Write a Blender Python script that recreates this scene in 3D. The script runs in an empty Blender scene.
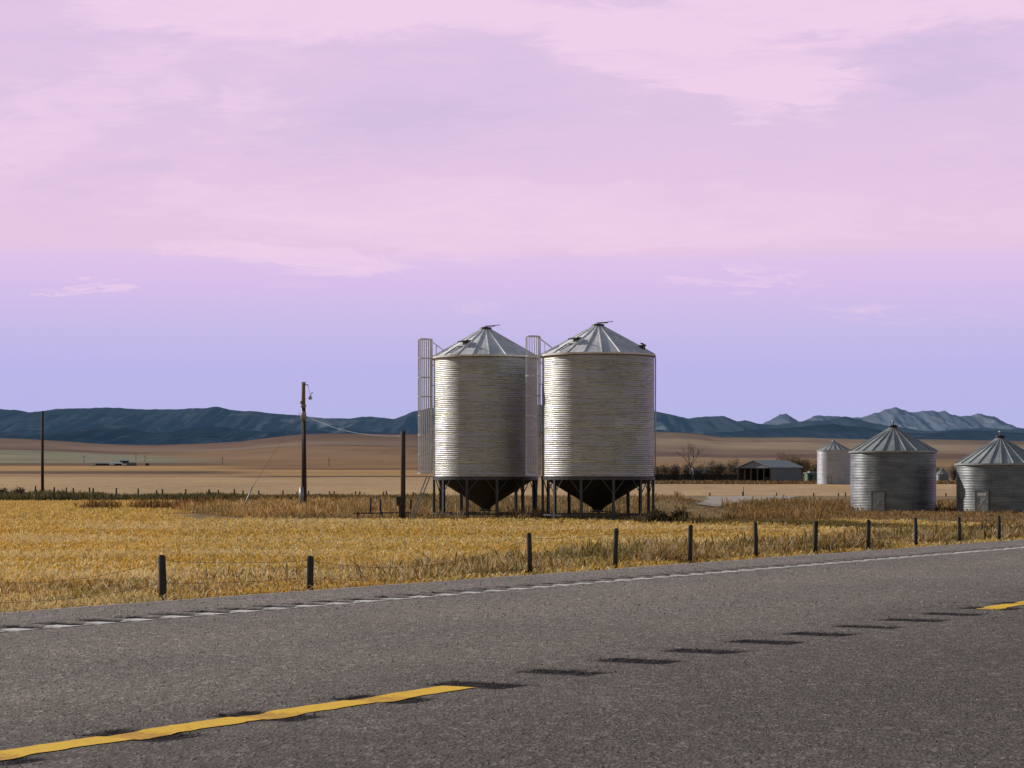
import bpy, math, random
import numpy as np
from mathutils import Vector, Matrix
from mathutils import noise as mnoise

random.seed(7)
rng = np.random.default_rng(11)
scn = bpy.context.scene
col = scn.collection
PI = math.pi

# ------------------------------------------------------------------ frame
F = 2200.0            # focal length in pixels of a 1024 wide frame
HZ = 480.0            # row of eye level
CH = 0.754            # eye height over the road (m)
TH = math.radians(31.35)
ST, CT = math.sin(TH), math.cos(TH)


def td(x, y):          # world -> (along road, across road)
    return x * ST + y * CT, -x * CT + y * ST


def xy(t, d):          # road coordinates -> world
    return t * ST - d * CT, t * CT + d * ST


def wx(px, Y):
    return (px - 512.0) * Y / F


def wz(py, Y):
    return CH + (HZ - py) * Y / F


# ------------------------------------------------------------------ helpers
def tag(o, label=None, cat=None, group=None, kind=None):
    if label: o['label'] = label
    if cat: o['category'] = cat
    if group: o['group'] = group
    if kind: o['kind'] = kind
    return o


def thing(name, label, cat, loc=(0, 0, 0), rz=0.0, group=None):
    o = bpy.data.objects.new(name, None)
    o.empty_display_size = 0.3
    col.objects.link(o)
    o.location = loc
    o.rotation_euler = (0, 0, rz)
    return tag(o, label, cat, group)


def copy_tree(o, parent=None):
    c = o.copy()
    col.objects.link(c)
    c.parent = parent
    for ch in [k for k in bpy.data.objects if k.parent == o]:
        copy_tree(ch, c)
    return c


class MB:
    def __init__(s):
        s.v = []; s.f = []; s.uv = {}; s.sm = []

    def add(s, vs, fs, smooth=False, uvs=None):
        b = len(s.v)
        s.v += [tuple(p) for p in vs]
        for i, f in enumerate(fs):
            if uvs is not None:
                s.uv[len(s.f)] = uvs[i]
            s.f.append(tuple(b + k for k in f)); s.sm.append(smooth)
        return s

    def box(s, c, size, rz=0.0, M=None):
        hx, hy, hz = size[0] / 2, size[1] / 2, size[2] / 2
        vs = [Vector((x, y, z)) for z in (-hz, hz) for y in (-hy, hy) for x in (-hx, hx)]
        R = M if M is not None else Matrix.Rotation(rz, 3, 'Z')
        vs = [R @ v + Vector(c) for v in vs]
        return s.add(vs, [(0, 2, 3, 1), (4, 5, 7, 6), (0, 1, 5, 4), (2, 6, 7, 3), (0, 4, 6, 2), (1, 3, 7, 5)])

    def bar(s, p0, p1, w, h=None):
        p0, p1 = Vector(p0), Vector(p1)
        d = p1 - p0
        L = d.length
        M = d.to_track_quat('X', 'Z').to_matrix()
        return s.box((p0 + p1) / 2, (L, w, h or w), M=M)

    def tube(s, pts, r, n=8, r1=None, cap=True):
        pts = [Vector(p) for p in pts]
        m = len(pts)
        vs = []
        for i, p in enumerate(pts):
            a = pts[max(i - 1, 0)]; b = pts[min(i + 1, m - 1)]
            M = (b - a).to_track_quat('Z', 'Y').to_matrix()
            rr = r if r1 is None else r + (r1 - r) * i / (m - 1)
            for k in range(n):
                an = 2 * PI * k / n
                vs.append(p + M @ Vector((rr * math.cos(an), rr * math.sin(an), 0)))
        fs = []
        for i in range(m - 1):
            for k in range(n):
                fs.append((i * n + k, i * n + (k + 1) % n, (i + 1) * n + (k + 1) % n, (i + 1) * n + k))
        s.add(vs, fs, True)
        if cap:
            b = len(s.v) - len(vs)
            s.f.append(tuple(b + k for k in reversed(range(n)))); s.sm.append(False)
            s.f.append(tuple(b + (m - 1) * n + k for k in range(n))); s.sm.append(False)
        return s

    def lathe(s, prof, n=48, c=(0, 0, 0), closed_top=False, closed_bot=False, smooth=True):
        vs = []
        for (r, z) in prof:
            for k in range(n):
                a = 2 * PI * k / n
                vs.append((c[0] + r * math.cos(a), c[1] + r * math.sin(a), c[2] + z))
        fs = []; uvs = []
        R = max(p[0] for p in prof)
        for i in range(len(prof) - 1):
            for k in range(n):
                k2 = (k + 1) % n
                fs.append((i * n + k, i * n + k2, (i + 1) * n + k2, (i + 1) * n + k))
                u0, u1 = 2 * PI * R * k / n, 2 * PI * R * (k + 1) / n
                uvs.append(((u0, prof[i][1]), (u1, prof[i][1]), (u1, prof[i + 1][1]), (u0, prof[i + 1][1])))
        s.add(vs, fs, smooth, uvs)
        b = len(s.v) - len(vs)
        m = len(prof)
        if closed_bot:
            s.f.append(tuple(b + k for k in reversed(range(n)))); s.sm.append(False)
        if closed_top:
            s.f.append(tuple(b + (m - 1) * n + k for k in range(n))); s.sm.append(False)
        return s

    def build(s, name, mat, parent=None, loc=None, bevel=0.0):
        me = bpy.data.meshes.new(name)
        me.from_pydata(s.v, [], s.f)
        me.polygons.foreach_set('use_smooth', s.sm)
        if s.uv:
            ul = me.uv_layers.new(name='UVMap')
            for fi, uvs in s.uv.items():
                p = me.polygons[fi]
                for j, li in enumerate(p.loop_indices):
                    ul.data[li].uv = uvs[j]
        me.materials.append(mat)
        me.validate(clean_customdata=False)
        o = bpy.data.objects.new(name, me)
        col.objects.link(o)
        if parent: o.parent = parent
        if loc: o.location = loc
        if bevel:
            b = o.modifiers.new('bevel', 'BEVEL'); b.width = bevel; b.segments = 2; b.limit_method = 'ANGLE'
        return o


def np_mesh(name, verts, faces, mat, colors=None, parent=None, smooth=False):
    """verts (N,3), faces (M,k) numpy, colors (N,3) linear"""
    me = bpy.data.meshes.new(name)
    N, M, k = len(verts), len(faces), faces.shape[1]
    me.vertices.add(N); me.loops.add(M * k); me.polygons.add(M)
    me.vertices.foreach_set('co', np.ascontiguousarray(verts, dtype=np.float32).ravel())
    me.loops.foreach_set('vertex_index', np.ascontiguousarray(faces, dtype=np.int32).ravel())
    me.polygons.foreach_set('loop_start', np.arange(0, M * k, k, dtype=np.int32))
    me.polygons.foreach_set('loop_total', np.full(M, k, dtype=np.int32))
    if smooth:
        me.polygons.foreach_set('use_smooth', np.ones(M, dtype=bool))
    me.update(calc_edges=True)
    if colors is not None:
        ca = me.color_attributes.new('Col', 'FLOAT_COLOR', 'POINT')
        c4 = np.ones((N, 4), dtype=np.float32); c4[:, :3] = colors
        ca.data.foreach_set('color', c4.ravel())
    me.materials.append(mat)
    o = bpy.data.objects.new(name, me)
    col.objects.link(o)
    if parent: o.parent = parent
    return o


def lin(r, g, b):
    def f(c):
        c /= 255.0
        return c / 12.92 if c <= 0.04045 else ((c + 0.055) / 1.055) ** 2.4
    return (f(r), f(g), f(b))


# smooth value noise in numpy
class VN:
    def __init__(s, seed):
        s.t = np.random.default_rng(seed).random((256, 256))

    def __call__(s, x, y):
        x = np.asarray(x, dtype=float); y = np.asarray(y, dtype=float)
        xi = np.floor(x).astype(int); yi = np.floor(y).astype(int)
        fx = x - xi; fy = y - yi
        fx = fx * fx * (3 - 2 * fx); fy = fy * fy * (3 - 2 * fy)
        a = s.t[xi % 256, yi % 256]; b = s.t[(xi + 1) % 256, yi % 256]
        c = s.t[xi % 256, (yi + 1) % 256]; d = s.t[(xi + 1) % 256, (yi + 1) % 256]
        return (a * (1 - fx) + b * fx) * (1 - fy) + (c * (1 - fx) + d * fx) * fy

    def fbm(s, x, y, o=4):
        v = 0; a = 0.5; tot = 0
        for i in range(o):
            v = v + a * s(x * 2 ** i + 17 * i, y * 2 ** i + 31 * i); tot += a; a *= 0.5
        return v / tot


N1, N2, N3 = VN(1), VN(2), VN(3)

# ------------------------------------------------------------------ materials
def new_mat(name):
    m = bpy.data.materials.new(name)
    m.use_nodes = True
    nt = m.node_tree
    bs = nt.nodes['Principled BSDF']
    return m, nt, bs


def node(nt, t, **kw):
    n = nt.nodes.new(t)
    for k, v in kw.items():
        setattr(n, k, v)
    return n


def noise_node(nt, scale, detail=4, rough=0.55, vec=None, dist=0.0):
    n = node(nt, 'ShaderNodeTexNoise')
    n.inputs['Scale'].default_value = scale
    n.inputs['Detail'].default_value = detail
    n.inputs['Roughness'].default_value = rough
    n.inputs['Distortion'].default_value = dist
    if vec is not None: nt.links.new(vec, n.inputs['Vector'])
    return n


def mapping(nt, src, scale=(1, 1, 1), loc=(0, 0, 0), rot=(0, 0, 0)):
    m = node(nt, 'ShaderNodeMapping')
    m.inputs['Scale'].default_value = scale
    m.inputs['Location'].default_value = loc
    m.inputs['Rotation'].default_value = rot
    nt.links.new(src, m.inputs['Vector'])
    return m.outputs['Vector']


def ramp(nt, fac, stops, interp='LINEAR'):
    r = node(nt, 'ShaderNodeValToRGB')
    r.color_ramp.interpolation = interp
    el = r.color_ramp.elements
    while len(el) < len(stops): el.new(0.5)
    for e, (p, c) in zip(el, stops):
        e.position = p; e.color = (*c, 1)
    nt.links.new(fac, r.inputs['Fac'])
    return r.outputs['Color']


def mix(nt, a, b, fac, mode='MIX'):
    m = node(nt, 'ShaderNodeMix', data_type='RGBA', blend_type=mode)
    for sock, v in ((m.inputs[6], a), (m.inputs[7], b)):
        if isinstance(v, tuple): sock.default_value = (*v, 1) if len(v) == 3 else v
        else: nt.links.new(v, sock)
    if isinstance(fac, float) or isinstance(fac, int): m.inputs[0].default_value = fac
    else: nt.links.new(fac, m.inputs[0])
    return m.outputs[2]


def math_n(nt, op, a, b=None, clamp=False):
    m = node(nt, 'ShaderNodeMath', operation=op, use_clamp=clamp)
    for i, v in enumerate((a, b)):
        if v is None: continue
        if isinstance(v, (int, float)): m.inputs[i].default_value = v
        else: nt.links.new(v, m.inputs[i])
    return m.outputs[0]


def bump(nt, bs, h, strength=0.3, dist=0.01):
    b = node(nt, 'ShaderNodeBump')
    b.inputs['Strength'].default_value = strength
    b.inputs['Distance'].default_value = dist
    nt.links.new(h, b.inputs['Height'])
    nt.links.new(b.outputs['Normal'], bs.inputs['Normal'])


def simple(name, c, rough=0.7, metal=0.0, var=0.25, scale=8.0, sc=(1, 1, 1), bmp=0.0):
    m, nt, bs = new_mat(name)
    tc = node(nt, 'ShaderNodeTexCoord').outputs['Object']
    n = noise_node(nt, scale, 5, 0.6, mapping(nt, tc, sc))
    c1 = tuple(x * (1 - var) for x in c); c2 = tuple(min(1, x * (1 + var)) for x in c)
    nt.links.new(ramp(nt, n.outputs['Fac'], [(0.3, c1), (0.7, c2)]), bs.inputs['Base Color'])
    bs.inputs['Roughness'].default_value = rough
    bs.inputs['Metallic'].default_value = metal
    if bmp: bump(nt, bs, n.outputs['Fac'], bmp, 0.02)
    return m


def vc_mat(name, trans=0.25, grain=0.0, gscale=3.0):
    """vertex-coloured plant matter"""
    m, nt, bs = new_mat(name)
    a = node(nt, 'ShaderNodeAttribute', attribute_name='Col')
    c = a.outputs['Color']
    if grain:
        g = noise_node(nt, gscale, 4, 0.7, node(nt, 'ShaderNodeTexCoord').outputs['Object'])
        g2 = ramp(nt, g.outputs['Fac'], [(0.25, (1 - grain,) * 3), (0.75, (1 + grain,) * 3)])
        c = mix(nt, c, g2, 1.0, 'MULTIPLY')
    nt.links.new(c, bs.inputs['Base Color'])
    bs.inputs['Roughness'].default_value = 0.75
    bs.inputs['Specular IOR Level'].default_value = 0.2
    if trans:
        out = nt.nodes['Material Output']
        tr = node(nt, 'ShaderNodeBsdfTranslucent')
        nt.links.new(c, tr.inputs['Color'])
        mx = node(nt, 'ShaderNodeMixShader')
        mx.inputs[0].default_value = trans
        nt.links.new(bs.outputs[0], mx.inputs[1]); nt.links.new(tr.outputs[0], mx.inputs[2])
        nt.links.new(mx.outputs[0], out.inputs['Surface'])
    return m


def galv(name, c1, c2, rough=0.38, streak=14.0, metal=0.9, brick=True, dirt=0.0, rust=0.0, rowh=0.813, wob=0.0):
    """galvanised corrugated sheet"""
    m, nt, bs = new_mat(name)
    tcn = node(nt, 'ShaderNodeTexCoord')
    tc = tcn.outputs['Object']
    n1 = noise_node(nt, 1.0, 5, 0.75, mapping(nt, tc, (0.45, 0.45, streak)), 0.25)
    n2 = noise_node(nt, 1.3, 4, 0.6, mapping(nt, tc, (0.8, 0.8, 0.5), (3, 1, 5)))
    base = ramp(nt, n1.outputs['Fac'], [(0.40, c1), (0.46, tuple(0.58 * (a + b) / 2 for a, b in zip(c1, c2))), (0.52, tuple((a + b) / 2 for a, b in zip(c1, c2))), (0.60, c2)] if wob else [(0.38, c1), (0.62, c2)])
    if wob:
        bump(nt, bs, n1.outputs['Fac'], wob, 0.06)
    sh = ramp(nt, n2.outputs['Fac'], [(0.3, (0.80, 0.80, 0.80)), (0.7, (1.12, 1.12, 1.12))])
    base = mix(nt, base, sh, 1.0, 'MULTIPLY')
    if brick:
        br = node(nt, 'ShaderNodeTexBrick')
        nt.links.new(tcn.outputs['UV'], br.inputs['Vector'])
        br.inputs['Scale'].default_value = 1.0
        br.inputs['Brick Width'].default_value = 2.62
        br.inputs['Row Height'].default_value = rowh
        br.inputs['Mortar Size'].default_value = 0.012
        br.inputs['Mortar Smooth'].default_value = 0.3
        br.inputs['Color1'].default_value = (0.94, 0.94, 0.95, 1)
        br.inputs['Color2'].default_value = (1.03, 1.03, 1.02, 1)
        br.inputs['Mortar'].default_value = (0.72, 0.70, 0.68, 1)
        br.inputs['Bias'].default_value = 0.1
        base = mix(nt, base, br.outputs['Color'], 1.0, 'MULTIPLY')
    if dirt:
        sep = node(nt, 'ShaderNodeSeparateXYZ'); nt.links.new(tc, sep.inputs[0])
        n3 = noise_node(nt, 1.0, 5, 0.65, mapping(nt, tc, (1.2, 1.2, 3.0), (9, 2, 1)))
        f = math_n(nt, 'SUBTRACT', 1.15, math_n(nt, 'MULTIPLY', sep.outputs[2], 0.8))
        f = math_n(nt, 'MULTIPLY', f, n3.outputs['Fac'], True)
        f = math_n(nt, 'MULTIPLY', f, dirt, True)
        base = mix(nt, base, (0.16, 0.14, 0.12), f)
    if rust:
        n4 = noise_node(nt, 1.7, 6, 0.7, mapping(nt, tc, (1, 1, 1.5), (4, 7, 2)))
        rf = ramp(nt, n4.outputs['Fac'], [(0.62, (0, 0, 0)), (0.75, (rust,) * 3)])
        base = mix(nt, base, (0.22, 0.10, 0.04), rf)
    nt.links.new(base, bs.inputs['Base Color'])
    r = ramp(nt, n2.outputs['Fac'], [(0.3, (rough - 0.08,) * 3), (0.7, (rough + 0.12,) * 3)])
    nt.links.new(r, bs.inputs['Roughness'])
    bs.inputs['Metallic'].default_value = metal
    return m


M = {}
M['bin_wall'] = galv('hopper_bin_galvanised', (0.575, 0.59, 0.47), (0.45, 0.46, 0.565), 0.49, 7.0, metal=0.66, wob=0.5)
M['bin_roof'] = galv('bin_roof_galvanised', (0.72, 0.72, 0.75), (0.84, 0.84, 0.87), 0.5, 0.6, brick=False, metal=0.1)
M['old_wall'] = galv('weathered_galvanised', (0.13, 0.15, 0.165), (0.26, 0.275, 0.29), 0.42, 2.2, metal=0.5, dirt=0.45)
M['old_wall_b'] = galv('weathered_galvanised_rusty', (0.13, 0.15, 0.165), (0.26, 0.275, 0.29), 0.42, 2.2, metal=0.5, dirt=0.4, rust=0.3)
M['far_wall'] = galv('pale_galvanised', (0.34, 0.36, 0.41), (0.44, 0.45, 0.50), 0.5, 3.0, metal=0.4)
M['old_roof'] = galv('old_roof_galvanised', (0.34, 0.36, 0.37), (0.44, 0.46, 0.47), 0.5, 0.6, brick=False, metal=0.35)
M['cage'] = simple('cage_galvanised', (0.66, 0.66, 0.68), 0.5, 0.2, 0.15, 5)
M['dark_steel'] = simple('dark_painted_steel', (0.035, 0.038, 0.042), 0.5, 0.2, 0.3, 4)
M['leg_steel'] = simple('leg_steel', (0.055, 0.06, 0.07), 0.45, 0.4, 0.25, 3)
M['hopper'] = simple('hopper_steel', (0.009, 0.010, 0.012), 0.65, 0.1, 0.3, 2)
M['rust'] = simple('rusty_trim', (0.25, 0.13, 0.04), 0.8, 0.2, 0.4, 9)
M['black'] = simple('black_rubber', (0.015, 0.015, 0.016), 0.6)
M['wood_post'] = simple('weathered_post_wood', (0.045, 0.045, 0.040), 0.9, 0, 0.45, 6, (3, 3, 0.4), 0.5)
M['wood_pole'] = simple('pole_wood', (0.060, 0.045, 0.035), 0.9, 0, 0.4, 3, (4, 4, 0.3), 0.4)
M['wood_pole_top'] = simple('pole_wood_worn', (0.26, 0.19, 0.12), 0.85, 0, 0.4, 3, (5, 5, 0.4), 0.4)
M['grey_box'] = simple('grey_metal', (0.36, 0.37, 0.40), 0.5, 0.3, 0.15, 3)
M['pale_wire'] = simple('pale_cable', (0.50, 0.50, 0.52), 0.6)
M['wire'] = simple('fence_wire', (0.16, 0.12, 0.09), 0.7, 0.2)
M['concrete'] = simple('concrete', (0.30, 0.29, 0.27), 0.9, 0, 0.2, 3)
M['shed_wall'] = simple('shed_steel_wall', (0.22, 0.24, 0.27), 0.55, 0.3, 0.12, 1.2, (6, 6, 0.5))
M['shed_roof'] = simple('shed_steel_roof', (0.30, 0.33, 0.37), 0.5, 0.3, 0.1, 1.0)
M['shed_dark'] = simple('shed_dark_lining', (0.06, 0.05, 0.042), 0.9)
M['green_paint'] = simple('green_paint', (0.07, 0.17, 0.11), 0.6, 0, 0.2, 2)
M['farm_dark'] = simple('farm_wall_dark', (0.035, 0.042, 0.06), 0.8)
M['farm_roof'] = simple('farm_roof_grey', (0.30, 0.33, 0.40), 0.6)
M['farm_white'] = simple('farm_white', (0.55, 0.54, 0.52), 0.6)
M['plank'] = simple('windbreak_planks', (0.018, 0.016, 0.015), 0.9, 0, 0.4, 1.5, (4, 4, 0.3))
M['plant'] = vc_mat('dry_grass_blades', 0.3)
M['bush'] = vc_mat('bush_twigs', 0.15)
M['bark'] = simple('grey_bark', (0.16, 0.13, 0.11), 0.9, 0, 0.3, 4)

# ------------------------------------------------------------------ terrain
def sstep(a, b, x):
    t = np.clip((x - a) / (b - a), 0, 1)
    return t * t * (3 - 2 * t)


PY = np.array([-3000, -60, 0, 90, 114, 215, 265, 310, 367, 450, 520, 600, 800, 1000, 1500, 2500, 4000, 5200])
PZ = np.array([-1.7, -1.7, -1.7, -1.68, -1.30, -1.30, -1.22, -0.75, 0.05, 0.45, 0.8, 1.6, 3.9, 6.3, 13.2, 33.0, 70.0, 99.0])
CRX = np.array([-900, 0, 50, 100, 150, 200, 240, 270, 300, 330, 420, 520, 655, 680, 700, 720, 760, 800, 860, 930, 1024, 1900])
CRY = np.array([438, 437, 439.5, 443, 444.5, 443, 441, 437, 434, 433, 434.5, 434, 432, 432.5, 434, 437, 437.5, 437, 439, 439, 441, 441])


def z_near(d):
    return np.interp(d, [-60, -12, -4.0, -1.7, 9.0, 9.15, 10.2, 14, 20, 26, 30, 45],
                     [-1.5, -1.3, -0.35, -0.08, -0.08, -0.05, -0.22, -0.66, -1.17, -1.60, -1.80, -1.75])


def terrain(x, y):
    x = np.asarray(x, dtype=float); y = np.asarray(y, dtype=float)
    t, d = td(x, y)
    far = np.interp(np.maximum(y, -np.abs(y) * 0.02), PY, PZ)
    px = 512 + F * x / np.maximum(y, 400.0)
    crest = CH + (HZ - np.interp(px, CRX, CRY)) * 5200 / F
    k = np.clip((y - 1500) / 3700.0, 0, 1)
    k = k ** 1.25
    far = np.where(y > 1500, 13.2 * (1 - k) + crest * k, far)
    # fall away behind the crest
    far = np.where(y > 5200, crest - (y - 5200) * 0.03, far)
    amp = np.clip((y - 700) / 2500, 0, 1) * np.clip((5600 - y) / 600, 0, 1)
    far = far + amp * (N1.fbm(x / 900.0, y / 500.0, 3) - 0.5) * 9.0
    # small mounds beside the drive
    far = far + 0.78 * np.exp(-(((x - 10.6) / 3.4) ** 2 + ((y - 152) / 9.0) ** 2))
    far = far + 0.35 * np.exp(-(((x - 19.5) / 5.5) ** 2 + ((y - 158) / 8.0) ** 2))
    far = far + 0.10 * (N2.fbm(x / 14.0, y / 14.0, 2) - 0.5) * np.clip((y - 40) / 40, 0, 1) * np.clip((2000 - y) / 500, 0, 1)
    near = z_near(d)
    w = sstep(30, 46, d)
    z = near * (1 - w) + far * w
    behind = sstep(-12, -40, -d * -1.0) if False else None
    return z


def tz(x, y):
    return float(terrain(np.array([x]), np.array([y]))[0])


def axis(dense0, dense1, step, lo, hi, g):
    a = list(np.arange(dense0, dense1 + 1e-6, step))
    s = step; v = a[-1]
    while v < hi:
        s *= g; v += s; a.append(v)
    s = step; v = a[0]; b = []
    while v > lo:
        s *= g; v -= s; b.append(v)
    return np.array(b[::-1] + a)


# base profile row for colour bands (world distance bands expressed once, in metres)
def band_colour(x, y):
    n = len(x)
    t, d = td(x, y)
    px = 512 + F * x / np.maximum(np.abs(y), 60)
    u = x / np.maximum(np.abs(y), 60)           # bearing
    warp = (N3.fbm(x / 160.0, y / 400.0, 3) - 0.5)
    Y = y * (1 + 0.10 * warp)
    left = np.where(u < -0.10, 1.0, 0.0)
    c = np.zeros((n, 3))

    def stack(bands):
        ys = [b[0] for b in bands]
        out = np.zeros((n, 3))
        for k in range(3):
            xs = []; vs = []
            for i, (y0, cc) in enumerate(bands):
                y1 = bands[i + 1][0] if i + 1 < len(bands) else 1e6
                e = (y1 - y0) * 0.04
                xs += [y0 + e, y1 - e]; vs += [cc[k], cc[k]]
            out[:, k] = np.interp(Y, xs, vs)
        return out
    GOLD = (0.46, 0.28, 0.08)
    WEED = (0.22, 0.15, 0.07)
    TAN = (0.53, 0.36, 0.19)
    L = stack([(-1e6, GOLD), (203, WEED), (240, (0.28, 0.18, 0.08)), (262, TAN), (600, (0.40, 0.25, 0.12)), (690, (0.15, 0.09, 0.05)),
               (800, (0.45, 0.27, 0.10)), (1180, (0.16, 0.085, 0.045)), (1330, (0.27, 0.255, 0.155)), (1900, (0.31, 0.27, 0.17)),
               (2200, (0.245, 0.24, 0.15)), (2900, (0.15, 0.075, 0.045)), (3200, (0.19, 0.115, 0.08)), (3900, (0.11, 0.058, 0.042))])
    C = stack([(-1e6, GOLD), (113, WEED), (232, (0.28, 0.18, 0.08)), (262, TAN), (600, (0.15, 0.09, 0.05)),
               (640, (0.46, 0.28, 0.11)), (900, (0.17, 0.09, 0.045)), (1000, (0.27, 0.155, 0.065)), (1900, (0.29, 0.17, 0.08)), (2600, (0.27, 0.155, 0.07)),
               (3100, (0.11, 0.065, 0.05)), (3250, (0.22, 0.145, 0.10)), (3900, (0.20, 0.115, 0.08)), (4700, (0.12, 0.07, 0.055))])
    R = stack([(-1e6, GOLD), (113, WEED), (225, (0.26, 0.19, 0.10)), (262, (0.55, 0.38, 0.21)), (372, (0.17, 0.09, 0.035)), (378, (0.24, 0.17, 0.075)), (560, (0.20, 0.12, 0.05)),
               (1100, (0.33, 0.20, 0.095)), (1700, (0.34, 0.22, 0.12)), (2000, (0.19, 0.11, 0.085)), (2500, (0.25, 0.175, 0.115)), (3000, (0.28, 0.205, 0.135)),
               (4000, (0.22, 0.155, 0.11)), (4600, (0.17, 0.085, 0.065))])
    wl = sstep(-0.12, -0.155, -u * -1)  # placeholder, replaced below
    e = 0.012
    sl = 1 - sstep(-0.155, -0.115, u + 0.05 * np.clip((Y - 1300) / 2500, -0.4, 1))
    sr = sstep(0.03, 0.07, u)
    c = C * (1 - sl)[:, None] + L * sl[:, None]
    c = c * (1 - sr)[:, None] + R * sr[:, None]
    # the near gold field reaches further on the left
    lf = (u < -0.15 - 0.0) & (y < 205)
    c[lf] = GOLD
    # green flush beside the weeds on the left
    # brown soil track near hedge
    nz = N1.fbm(x / 3.0, y / 5.0, 3)
    c = c * (0.82 + 0.36 * nz)[:, None]
    big = N2.fbm(x / (18 + y.clip(0) * 0.35), y / (9 + y.clip(0) * 0.12), 4)
    c = c * (0.72 + 0.56 * big)[:, None]
    par = np.floor(N3.fbm(x / 420.0 + 5, y / 900.0, 2) * 9) / 9.0
    tint = 0.55 + 0.9 * par
    kk = sstep(900, 1500, y)
    c = c * (1 - kk + kk * tint)[:, None]
    c = c * (1 - 0.02 * sstep(1000, 1600, y))[:, None]
    lum = c.mean(1)[:, None]; ds_ = (0.12 * sstep(1000, 1600, y))[:, None]
    c = c * (1 - ds_) + lum * ds_
    # roadside bank
    bank = (d > 9) & (d < 27)
    c[bank] = c[bank] * 0 + np.array((0.30, 0.19, 0.07))
    under = (d <= 9.0)
    c[under] = (0.24, 0.17, 0.08)
    return c


xs = axis(-80, 80, 1.25, -14000, 14000, 1.06)
ys = axis(2, 250, 1.0, -2500, 9000, 1.03)
GX, GY = np.meshgrid(xs, ys, indexing='ij')
gx, gy = GX.ravel(), GY.ravel()
gz = terrain(gx, gy)
nx, ny = len(xs), len(ys)
I, J = np.meshgrid(np.arange(nx - 1), np.arange(ny - 1), indexing='ij')
q = (I * ny + J).ravel()
faces = np.stack([q, q + ny, q + ny + 1, q + 1], axis=1)
gm, nt, bs = new_mat('field_ground')
a = node(nt, 'ShaderNodeAttribute', attribute_name='Col')
geo = node(nt, 'ShaderNodeTexCoord').outputs['Object']
n_a = noise_node(nt, 1.0, 6, 0.7, mapping(nt, geo, (0.9, 0.35, 1)))
n_b = noise_node(nt, 1.0, 5, 0.6, mapping(nt, geo, (0.012, 0.006, 0.01)))
g1 = ramp(nt, n_a.outputs['Fac'], [(0.3, (0.74,) * 3), (0.7, (1.22,) * 3)])
g2 = ramp(nt, n_b.outputs['Fac'], [(0.3, (0.80, 0.80, 0.82)), (0.7, (1.16, 1.14, 1.08))])
cc = mix(nt, mix(nt, a.outputs['Color'], g1, 1.0, 'MULTIPLY'), g2, 1.0, 'MULTIPLY')
nt.links.new(cc, bs.inputs['Base Color'])
bs.inputs['Roughness'].default_value = 0.95
bs.inputs['Specular IOR Level'].default_value = 0.1
bump(nt, bs, n_a.outputs['Fac'], 0.5, 0.15)
ground = np_mesh('ground', np.stack([gx, gy, gz], 1), faces, gm, band_colour(gx, gy), smooth=True)
tag(ground, kind='structure')

# ------------------------------------------------------------------ road
T0 = None
def t_of(px, d):
    Yd = F * d / (CT * ((512 + F * math.tan(TH)) - px))
    return (Yd - d * ST) / CT


D_EDGE, D_WHITE, D_YEL = 9.0, 7.92, 4.32
PW, PC = 0.306, 0.626                      # rumble pitches
tw0 = t_of(39.2, D_WHITE)                  # phase of a shoulder groove
tc0 = t_of(735.4 + 30, D_YEL)              # phase of a centre groove


def groove(t, ph, pitch, width, depth):
    u = np.mod(t - ph + pitch / 2, pitch) - pitch / 2
    s = np.clip(1 - (np.abs(u) / (width / 2)) ** 2, 0, 1)
    return depth * s ** 0.45


def z_road(t, d):
    z = np.zeros_like(t)
    gc = groove(t, tc0, PC, 0.20, 0.0052)
    wc = np.clip(1 - (np.abs(d - D_YEL - 0.0) / 0.165) ** 8, 0, 1)
    gw = groove(t, tw0, PW, 0.19, 0.018)
    ww = np.clip(1 - (np.abs(d - 8.02) / 0.17) ** 8, 0, 1)
    near = (t > -12) & (t < 160)
    return z - np.where(near, gc * wc + gw * ww, 0)


def crown(d):
    return 0.0 * d


ds = np.array(sorted(set([-1.7, -1.2, 0.7, 2.5, 4.0] + list(np.round(np.arange(4.14, 4.52, 0.03), 3)) + [5.0, 6.2, 7.4, 7.8] +
                         list(np.round(np.arange(7.84, 8.24, 0.03), 3)) + [8.5, 8.8, 8.95, 9.0])))
ts = np.concatenate([-12 - np.geomspace(1, 600, 14)[::-1], np.arange(-12, 60, 0.034), np.arange(60, 160, 0.0765), 160 + np.geomspace(1, 4000, 16)])
TT, DD = np.meshgrid(ts, ds, indexing='ij')
zz = z_road(TT.ravel(), DD.ravel())
tt, dd = TT.ravel(), DD.ravel()
# ragged pavement edge
edge = dd >= 8.99
dde = dd + np.where(edge, (N2.fbm(tt * 2.2, tt * 0 + 3, 4) - 0.5) * 0.10, 0)
X_, Y_ = xy(tt, dde)
nT, nD = len(ts), len(ds)
I, J = np.meshgrid(np.arange(nT - 1), np.arange(nD - 1), indexing='ij')
q = (I * nD + J).ravel()
rf = np.stack([q, q + nD, q + nD + 1, q + 1], axis=1)[:, ::-1]
dark = np.clip(-zz / 0.0012, 0, 1)
sp_ = groove(tt, tc0 - 0.01, PC, 0.36, 1.0) * np.clip(1 - (np.abs(dd - D_YEL) / 0.21) ** 4, 0, 1) * 0.55
dark = np.maximum(dark, np.where((tt > -12) & (tt < 160), sp_, 0))
# slight sealing film spilled around the grooves
rcol = np.stack([1 - dark] * 3, 1)
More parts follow.
